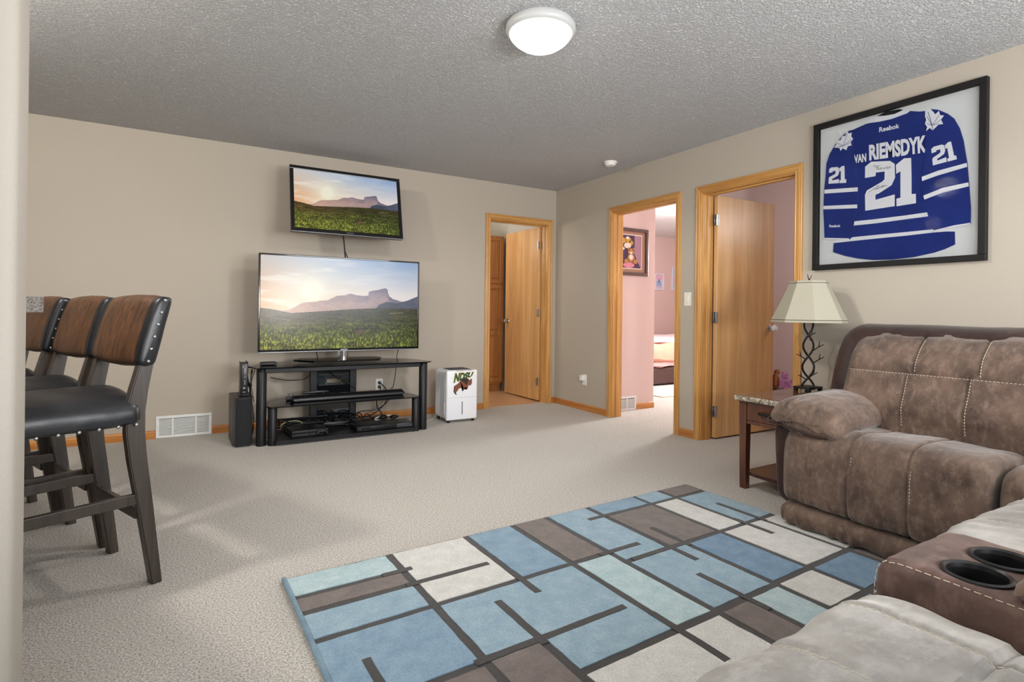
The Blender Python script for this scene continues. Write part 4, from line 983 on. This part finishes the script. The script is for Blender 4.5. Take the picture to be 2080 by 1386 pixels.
MB().box((dx0-.004, dy0+.052, .08), (dx0+.001, dy0+.075, .19), .002).build('side_grip', 'white_plastic', g)
for x in (dx0+.03, dx1-.03):
    for y in (dy0+.03, dy1-.03): MB().lathe([(0, .001), (.013, .001), (.013, .030), (0, .030)], 12, Matrix.Translation((x, y, 0))).build('caster', 'black_plastic', g, smooth=True)
HD = [0.000648494, 5.7e-06, -1.81243, -5.21649e-05, -0.000513737, 0.648591, -5.7707e-05, 6.71149e-07]
def dz_(X, Y):
    d = HD[6]*X+HD[7]*Y+1; return ((HD[0]*X+HD[1]*Y+HD[2])/d, (HD[3]*X+HD[4]*Y+HD[5])/d)
def dpt(X, Y, off): x, z = dz_(X, Y); return (x, dy0-off, z)
def dtext(body, q, bold, off, mat, nm, shear=0):
    f = quadmap(q); m = MB(); add_text(m, body, lambda u, v: dpt(*f(u, v), off), bold, shear); return m.build(nm, mat, g)
plain('decal_green', '1E4A34', .5); plain('decal_gold', 'D9C06A', .5); plain('decal_brown', '7A4630', .5); plain('decal_dark', '2A1E1A', .5); plain('decal_white', 'F4F4F2', .5)
dtext('NDSU', [(545, 322), (885, 302), (850, 398), (512, 515)], .09, .0016, 'decal_gold', 'decal_outline', 0)
dtext('NDSU', [(556, 330), (874, 310), (842, 390), (526, 505)], .05, .0020, 'decal_green', 'decal_letters', 0)
dtext('NORTH DAKOTA STATE UNIVERSITY', [(565, 282), (865, 262), (865, 280), (565, 302)], .0, .0016, 'decal_dark', 'decal_small_letters')
def poly_on(m, pts, fn, off, k=0):
    t = bmesh.new(); f = t.faces.new([t.verts.new(fn(x, y, off)) for x, y in pts]); bmesh.ops.triangulate(t, faces=[f]); m._add(t, k)
m = MB(); body = [(530, 560), (600, 515), (640, 470), (690, 425), (760, 418), (800, 440), (842, 425), (848, 470), (840, 520), (815, 552), (785, 540), (775, 590), (755, 622), (735, 610), (745, 575), (720, 580), (700, 610), (690, 645), (672, 645), (690, 600), (700, 585), (620, 600), (590, 640), (560, 675), (585, 712), (550, 700), (522, 660), (540, 620)]
poly_on(m, body, dpt, .0022); m.build('decal_bison', 'decal_brown', g)
m = MB(); poly_on(m, [(640, 470), (690, 425), (760, 418), (785, 440), (770, 500), (740, 540), (715, 500), (690, 480)], dpt, .0025); poly_on(m, [(522, 655), (545, 660), (585, 712), (550, 702)], dpt, .0025); poly_on(m, [(672, 645), (690, 645), (715, 600), (725, 585), (700, 592)], dpt, .0025); m.build('decal_mane', 'decal_dark', g)
m = MB(); poly_on(m, [(795, 432), (830, 422), (800, 455)], dpt, .0026); m.build('decal_horn', 'decal_white', g)
cable('thin white power cord trailing on the carpet left of the dehumidifier', [(-1.56, -.23, .04), (-1.62, -.30, .010), (-1.72, -.36, .008), (-1.79, -.30, .008), (-1.84, -.20, .008)], .003, 'white_cable')

# ------------------------------------------------------------------ framed jersey
FY0, FY1, FZ0, FZ1 = -3.978, -3.045, 1.346, 2.322
fc_ = Vector((0, (FY0+FY1)/2, (FZ0+FZ1)/2))
g = thing('framed_jersey', 'blue hockey jersey with white 21 in a black shadow-box frame on the wall', 'framed jersey', (0, fc_.y, fc_.z)); g.rotation_euler = (math.radians(.35), 0, 0)
WM[g.name] = Matrix.Translation((0, fc_.y, fc_.z)) @ Matrix.Rotation(math.radians(.35), 4, 'X')
for nm, a, b in (('frame_rail', (-.036, FY0, FZ1-.034), (-.0008, FY1, FZ1)), ('frame_rail', (-.036, FY0, FZ0), (-.0008, FY1, FZ0+.034)), ('frame_stile', (-.036, FY0, FZ0+.034), (-.0008, FY0+.034, FZ1-.034)), ('frame_stile', (-.036, FY1-.034, FZ0+.034), (-.0008, FY1, FZ1-.034))):
    MB().box(a, b, .002, 1).build(nm, 'black_frame', g)
MB().box((-.006, FY0+.03, FZ0+.03), (-.0009, FY1-.03, FZ1-.03)).build('backing_board', 'mat_board', g)
HJ = [-0.00189447, -2.29617e-05, -2.915, 0.000283743, -0.00108449, 2.759, 0.000258206, 3.40085e-06]
def jz(X, Y, off):
    d = HJ[6]*X+HJ[7]*Y+1; return (-off, (HJ[0]*X+HJ[1]*Y+HJ[2])/d, (HJ[3]*X+HJ[4]*Y+HJ[5])/d-.006)
def jpoly(nm, polys, h0, h1, mat):
    m = MB()
    for p in polys: m.prism(p, h0, h1, lambda a, b, h: jz(a, b, h))
    return m.build(nm, mat, g)
torso = [(350, 385), (400, 362), (460, 335), (590, 300), (710, 262), (780, 266), (815, 262), (820, 390), (815, 500), (797, 640), (795, 700), (805, 810), (840, 920), (870, 1030), (940, 1034), (1003, 1035), (1005, 1117), (940, 1147), (870, 1170), (740, 1198), (600, 1214), (480, 1217), (380, 1207), (300, 1190), (225, 1167), (230, 1105), (345, 1075), (358, 990), (383, 880), (385, 770), (370, 620), (357, 480)]
ls = [(352, 385), (330, 390), (285, 425), (240, 480), (205, 540), (185, 600), (178, 700), (170, 770), (165, 900), (170, 1000), (172, 1075), (190, 1085), (330, 1088), (345, 1075), (360, 970), (380, 890), (387, 760), (370, 640), (358, 500)]
rs_ = [(820, 262), (850, 250), (900, 255), (960, 280), (1000, 310), (1035, 370), (1060, 450), (1085, 600), (1095, 720), (1107, 880), (1106, 985), (1000, 1000), (930, 1020), (875, 1035), (850, 985), (803, 820), (793, 700), (805, 600), (818, 500), (822, 390)]
jpoly('jersey_body', [torso], .006, .011, 'jersey')
jpoly('jersey_sleeve', [ls], .006, .0145, 'jersey'); jpoly('jersey_sleeve', [rs_], .006, .0145, 'jersey')
jpoly('collar', [[(440, 345), (470, 305), (560, 268), (650, 251), (690, 250), (718, 262), (700, 277), (600, 314), (520, 332), (458, 340)]], .011, .0125, 'jersey_white')
jpoly('neck_opening', [[(508, 297), (560, 268), (650, 251), (676, 256), (620, 282), (560, 293)]], .0125, .013, 'collar_dark')
ST = [[(172, 768), (385, 752), (385, 778), (172, 793)], [(167, 872), (382, 862), (382, 886), (167, 894)], [(795, 685), (900, 645), (1083, 595), (1086, 620), (900, 675), (797, 712)], [(805, 805), (930, 755), (1093, 720), (1096, 745), (930, 785), (812, 830)],
      [(175, 1076), (330, 1079), (331, 1088), (176, 1086)], [(868, 1028), (1000, 995), (1106, 978), (1106, 987), (930, 1023), (875, 1037)]]
jpoly('sleeve_stripe', ST, .0146, .0154, 'jersey_white')
jpoly('body_stripe', [[(362, 970), (500, 955), (700, 930), (838, 910), (843, 936), (700, 955), (500, 982), (357, 997)], [(232, 1093), (335, 1073), (500, 1056), (700, 1037), (865, 1020), (1005, 1008), (1003, 1030), (872, 1040), (700, 1060), (500, 1080), (228, 1109)]], .0111, .0118, 'jersey_white')
leafR = [(818, 255), (850, 250), (868, 268), (882, 285), (905, 262), (912, 290), (937, 292), (918, 318), (932, 347), (902, 350), (884, 368), (864, 387), (846, 372), (822, 392), (830, 366), (815, 345), (824, 320), (816, 300)]
leafL = [(316, 390), (328, 408), (346, 402), (344, 428), (356, 442), (340, 462), (346, 484), (322, 490), (312, 515), (290, 503), (275, 519), (268, 500), (234, 498), (250, 476), (246, 452), (275, 452), (286, 425), (305, 424)]
jpoly('shoulder_leaf', [leafR], .0146, .0156, 'jersey_white'); jpoly('shoulder_leaf', [leafL], .0146, .0156, 'jersey_white')
m = MB()
for c, pts in (((860, 355), [(835, 270), (905, 290), (918, 318), (905, 345), (828, 300), (828, 345), (862, 384)]), ((290, 488), [(318, 410), (345, 445), (340, 465), (255, 470), (268, 495), (250, 492)])):
    for p in pts: m.tube([jz(*c, .0160), jz((c[0]+p[0])/2+3, (c[1]+p[1])/2, .0160), jz(*p, .0160)], .0011, 4)
m.build('leaf_veins', 'jersey', g)
two = [(431, 620), (470, 588), (590, 582), (620, 602), (622, 690), (600, 738), (520, 790), (497, 800), (497, 832), (620, 797), (620, 872), (432, 902), (430, 800), (442, 772), (540, 715), (555, 700), (556, 650), (500, 657), (497, 680), (430, 692)]
one = [(628, 608), (680, 566), (725, 563), (728, 690), (728, 795), (755, 792), (756, 853), (632, 873), (631, 825), (657, 818), (657, 650), (630, 665)]
jpoly('number_lettering', [two, one], .0111, .0120, 'jersey_white')
BB = [(430, 600), (756, 555), (756, 850), (430, 902)]
def remap(poly, q):
    f = quadmap(q); out = []
    for x, y in poly:
        u = (x-430)/326; top = 600-45*u; bot = 902-52*u; v = 1-(y-top)/(bot-top); p = f(u, v); out.append((p.x, p.y))
    return out
for q in ([(203, 630), (310, 612), (312, 722), (198, 730)], [(855, 500), (995, 452), (1020, 570), (866, 612)]):
    jpoly('sleeve_number', [remap(two, q), remap(one, q)], .0146, .0155, 'jersey_white')
def jtext(nm, body, q, bold, off, mat='jersey_white'):
    f = quadmap(q); m = MB(); add_text(m, body, lambda u, v: jz(*f(u, v), off), bold); return m.build(nm, mat, g)
jtext('name_lettering', 'VAN', [(358, 545), (438, 533), (438, 588), (362, 598)], .04, .0118)
jtext('name_lettering', 'RIEMSDYK', [(455, 480), (822, 415), (826, 528), (457, 582)], .045, .0118)
jtext('brand_lettering', 'Reebok', [(521, 368), (650, 342), (650, 372), (521, 400)], .03, .0118)
jtext('brand_lettering', 'Reebok', [(204, 992), (275, 990), (275, 1007), (204, 1009)], .03, .0152)
m = MB()
for s in ([(483, 617), (495, 612), (490, 625)], [(500, 620), (508, 613), (505, 625), (525, 608)], [(503, 640), (510, 625), (517, 640), (530, 626), (534, 640)], [(548, 625), (552, 635), (565, 622), (570, 635)], [(575, 615), (578, 632), (590, 618), (592, 630)],
          [(455, 783), (490, 760), (520, 738), (500, 765), (530, 748), (575, 742)], [(480, 765), (520, 758), (545, 740), (540, 755), (560, 735)]):
    m.tube([jz(a, b, .0124) for a, b in s], .0010, 4)
m.build('signature', 'ink', g)
MB().box((-.0335, FY0+.032, FZ0+.032), (-.0320, FY1-.032, FZ1-.032)).build('glass_pane', 'glass', g)

# ------------------------------------------------------------------ bathroom cabinet
cx0, cx1, cyf, cyb = -.72, -.072, 1.055, 1.60
g = thing('linen_cabinet', 'tall oak linen cabinet with raised panels in the bathroom', 'cabinet', ((cx0+cx1)/2, (cyf+cyb)/2, 0))
MB().box((cx0, cyf+.02, .10), (cx1, cyb, 2.03), .002).box((cx0+.01, cyf+.07, .001), (cx1-.01, cyb, .10)).build('cabinet_body', 'oak_cabinet', g)
def cdoor(x0, x1, z0, z1, panels):
    d = MB(); f = .055; y0, y1 = cyf, cyf+.019
    d.box((x0, y0, z0), (x0+f, y1, z1), .002).box((x1-f, y0, z0), (x1, y1, z1), .002)
    zs = [z0+f]+[p for p in panels]+[z1-f]
    d.box((x0+f, y0, z0), (x1-f, y1, z0+f), .002).box((x0+f, y0, z1-f), (x1-f, y1, z1), .002)
    for p in panels: d.box((x0+f, y0, p-f/2), (x1-f, y1, p+f/2), .002)
    fr_ = d.build('cabinet_door', 'oak_cabinet', g)
    ed = [z0+f]+sum([[p-f/2, p+f/2] for p in panels], [])+[z1-f]
    for a, b in zip(ed[::2], ed[1::2]):
        t = bmesh.new(); X0, X1 = x0+f, x1-f; i = .03
        A = [t.verts.new(p) for p in ((X0, y0+.012, a), (X1, y0+.012, a), (X1, y0+.012, b), (X0, y0+.012, b))]; B = [t.verts.new(p) for p in ((X0+i, y0+.003, a+i), (X1-i, y0+.003, a+i), (X1-i, y0+.003, b-i), (X0+i, y0+.003, b-i))]
        t.faces.new(B)
        for k in range(4): t.faces.new((A[k], A[(k+1) % 4], B[(k+1) % 4], B[k]))
        bmesh.ops.recalc_face_normals(t, faces=t.faces[:])
        mm = MB(); mm._add(t); mm.build('raised_panel', 'oak_cabinet', fr_)
cw = (cx1-cx0-.03)/2
for k in range(2):
    a = cx0+.012+k*(cw+.006); cdoor(a, a+cw, 1.405, 2.02, []); cdoor(a, a+cw, .125, 1.395, [.762])

# ------------------------------------------------------------------ bedroom
def picture(nm, label, c, wd, ht, axis_y, parts, border=.03, fm='frame_brown', d=.02):
    g = thing(nm, label, 'picture', (c[0], c[1], c[2]))
    x0, x1, z0, z1 = -wd/2, wd/2, -ht/2, ht/2
    for a, b in (((x0, -d, z1-border), (x1, 0, z1)), ((x0, -d, z0), (x1, 0, z0+border)), ((x0, -d, z0+border), (x0+border, 0, z1-border)), ((x1-border, -d, z0+border), (x1, 0, z1-border))):
        MB().box(a, b, .003).build('frame_rail', fm, g, local=True)
    for k, (n2, polys, mt) in enumerate(parts):
        m = MB()
        for p in polys: m.prism([(x0+wd*a, z1-ht*b) for a, b in p], .003+.0008*k, .0036+.0008*k, lambda a, b, h: (a, -h, b))
        m.build(n2, mt, g, local=True)
    return g
plain('frame_brown', '4A2A24', .35, coat=.3); plain('mat_tan', 'A88370', .8); plain('print_plum', '4A3450', .7); plain('print_cream', 'E8DCC8', .7); plain('print_gold', 'C89A48', .7); plain('print_bear', 'B8834E', .7); plain('print_pink', 'D8889A', .7); plain('print_rose', 'A98494', .7)
blob = lambda cx, cy, rx, ry, n=14: [(cx+rx*math.cos(2*PI*i/n), cy+ry*math.sin(2*PI*i/n)) for i in range(n)]
picture('framed_picture', 'brown framed picture of sunflowers and a small bear on the pink wall', (.43, -.771, 1.70), .506, .508, 0, [
    ('mat_board', [[(0.02, .02), (.98, .02), (.98, .98), (.02, .98)]], 'mat_tan'),
    ('print_border', [[(.16, .13), (.84, .13), (.84, .86), (.16, .86)]], 'print_cream'),
    ('print_ground', [[(.18, .15), (.82, .15), (.82, .84), (.18, .84)]], 'print_rose'),
    ('print_shade', [[(.18, .15), (.62, .15), (.62, .55), (.80, .84), (.18, .84)]], 'print_plum'),
    ('print_flowers', [blob(.30, .27, .08, .06), blob(.44, .25, .08, .06), blob(.52, .31, .06, .05)], 'print_gold'),
    ('print_white_flowers', [blob(.42, .37, .10, .06), blob(.30, .44, .04, .03), blob(.42, .21, .05, .03)], 'print_cream'),
    ('print_cloth', [blob(.46, .78, .16, .06)], 'print_pink'),
    ('print_bear', [blob(.52, .50, .09, .075), blob(.45, .44, .03, .03), blob(.59, .44, .03, .03), blob(.52, .63, .10, .09), blob(.40, .70, .07, .05), blob(.64, .70, .07, .05)], 'print_bear'),
    ('print_bib', [blob(.52, .61, .055, .06), blob(.52, .52, .035, .025)], 'print_cream')], .034)
plain('frame_white', 'E9E2EA', .6); plain('print_blue', '9AA8D8', .7); plain('print_sky', 'B9D2E6', .7); plain('print_blush', 'E3B8CE', .7)
picture('framed_picture', 'small white framed print in blue and pink on the far bedroom wall', (3.752, 2.058, 1.62), .225, .300, 0, [
    ('print_ground', [[(.02, .02), (.98, .02), (.98, .98), (.02, .98)]], 'print_sky'), ('print_top', [[(.1, .1), (.9, .1), (.9, .4), (.1, .5)]], 'print_blush'),
    ('print_figure', [blob(.5, .42, .12, .10), blob(.5, .64, .24, .18)], 'print_blue'), ('print_foot', [blob(.5, .82, .26, .06)], 'print_blush')], .022, 'frame_white')
picture('framed_picture', 'white framed print at the doorway\'s right edge on the far bedroom wall', (4.175, 2.058, 1.69), .225, .43, 0, [
    ('print_ground', [[(.02, .02), (.98, .02), (.98, .98), (.02, .98)]], 'print_sky'), ('print_figure', [blob(.5, .55, .24, .2)], 'print_blush')], .022, 'frame_white')
g = thing('bed', 'bed with dark base and pink comforter in the far bedroom', 'bed', (2.9, 1.15, 0))
plain('bed_base', '4A302A', .7); 
for nm, a, b, sc in (('bed_sheet', 'E5B4AE', 'D99C98', 9), ('comforter', 'E8A98F', 'D8937C', 7), ('bed_throw', 'EFE2E2', 'E2C8CC', 8)):
    w = Mat(nm, a, .9, sheen=.3); w.color(w.mix(w.noise(sc, 4), a, b)); MT[nm] = w.m
MB().box((1.72, .50, .02), (4.2, 1.98, .26), .02).build('bed_frame', 'bed_base', g)
t = loft([(.475, .24), (.47, .34), (.49, .36), (1.2, .40), (1.95, .36), (1.97, .24)], 1.70, 4.2, lambda a, b, c: (c, a, b), .06, 60, 40, lambda a, b, c, na, nb, s: wr(a, b, c, 6, 15, .02, .005)); bm_parts(t).build('mattress', 'bed_sheet', g, smooth=True)
t = loft([(.44, .30), (.43, .52), (.50, .62), (.9, .66), (1.6, .65), (1.97, .58), (1.98, .38)], 1.75, 4.1, lambda a, b, c: (c, a, b-.10*max(0, (c-2.05))*(1 if b < .45 else 0)), .10, 72, 50, lambda a, b, c, na, nb, s: wr(a, b, c, 4, 11, .05, .015)); bm_parts(t).build('comforter', 'comforter', g, smooth=True)
t = loft([(.50, .60), (.54, .655), (.9, .69), (1.6, .68), (1.9, .64), (1.9, .60)], 1.78, 3.4, lambda a, b, c: (c, a, b), .06, 60, 40, lambda a, b, c, na, nb, s: wr(a, b, c, 4, 11, .03, .01)); bm_parts(t).build('throw_blanket', 'bed_throw', g, smooth=True)
w = Mat('bedroom_rug_pile', 'C9C4C0', .95); n_ = w.noise(7, 3, .6, w.coord((3, 8, 1))); w.color(w.ramp(n_, [(.42, 'D8D6D2'), (.5, 'B59C90'), (.56, 'E4E2DE'), (.62, '8E8C90')])); MT['bedroom_rug'] = w.m
g = thing('bedroom_rug', 'faded patterned rug on the bedroom carpet in front of the bed', 'rug', (2.2, 0.05, 0))
MB().box((1.42, -.30, .001), (3.4, .46, .010), .003).build('rug_field', 'bedroom_rug', g)
MB().box((1.41, -.31, .001), (1.425, .47, .012), .002).box((1.425, -.315, .001), (3.4, -.30, .012), .002).build('rug_edge', 'stitch', g)

# ------------------------------------------------------------------ small pink room
g = thing('low_chest', 'dark low chest in the small pink room, hidden mostly by the end table', 'chest', (1.25, -2.24, 0))
MB().box((.93, -2.40, .02), (1.55, -2.08, .345), .006).build('chest_body', 'table_dark', g)
MB().box((.92, -2.41, .345), (1.56, -2.076, .365), .005).build('chest_lid', 'table_dark', g)
for x in (.95, 1.49):
    for y in (-2.39, -2.13): MB().box((x, y, .001), (x+.04, y+.04, .02)).build('foot', 'table_dark', g)
for nm, a, b in (('plush_purple', 'A65A92', 'C27CAE'), ('plush_orange', '9A4A22', 'B8662E')):
    w = Mat(nm, a, .9, sheen=.5); n_ = w.noise(120, 3); w.color(w.mix(n_, a, b)); w.bump(n_, .6, .006); MT[nm] = w.m
tx, ty, tz = .985, -2.205, .366
g = thing('plush_toy', 'purple plush toy on the chest beyond the doorway', 'plush toy', (tx, ty, tz))
MB().ico((tx, ty, tz+.055), (.050, .045, .058), 3).build('toy_body', 'plush_purple', g, smooth=True)
hd = MB().ico((tx-.012, ty, tz+.130), (.032, .030, .034), 3).ico((tx-.020, ty-.020, tz+.122), (.016, .018, .014), 2).build('toy_head', 'plush_purple', g, smooth=True)
MB().ico((tx-.030, ty-.024, tz+.140), .004, 1).ico((tx-.004, ty-.029, tz+.140), .004, 1).build('eye', 'black_plastic', hd)
for s in (-1, 1):
    MB().tube([(tx+s*.030, ty-.02, tz+.085), (tx+s*.055, ty-.035, tz+.080), (tx+s*.068, ty-.035, tz+.092)], .013, 8).build('arm', 'plush_purple', g, smooth=True)
    MB().tube([(tx+s*.024, ty-.02, tz+.022), (tx+s*.040, ty-.06, tz+.016)], .017, 8, False).ico((tx+s*.042, ty-.066, tz+.018), .018, 2).build('leg', 'plush_purple', g, smooth=True)
    MB().ico((tx-.012+s*.024, ty, tz+.160), (.010, .007, .012), 2).build('ear', 'plush_purple', hd, smooth=True)
g = thing('plush_toy', 'orange plush toy leaning behind the purple one', 'plush toy', (.975, -2.125, tz))
MB().ico((.960, -2.125, tz+.07), (.040, .036, .072), 3).ico((.985, -2.125, tz+.155), (.028, .026, .026), 3).build('toy_body', 'plush_orange', g, smooth=True)
MB().tube([(.955, -2.14, tz+.15), (.935, -2.15, tz+.10), (.930, -2.15, tz+.04)], .012, 8).build('ear', 'plush_orange', g, smooth=True)
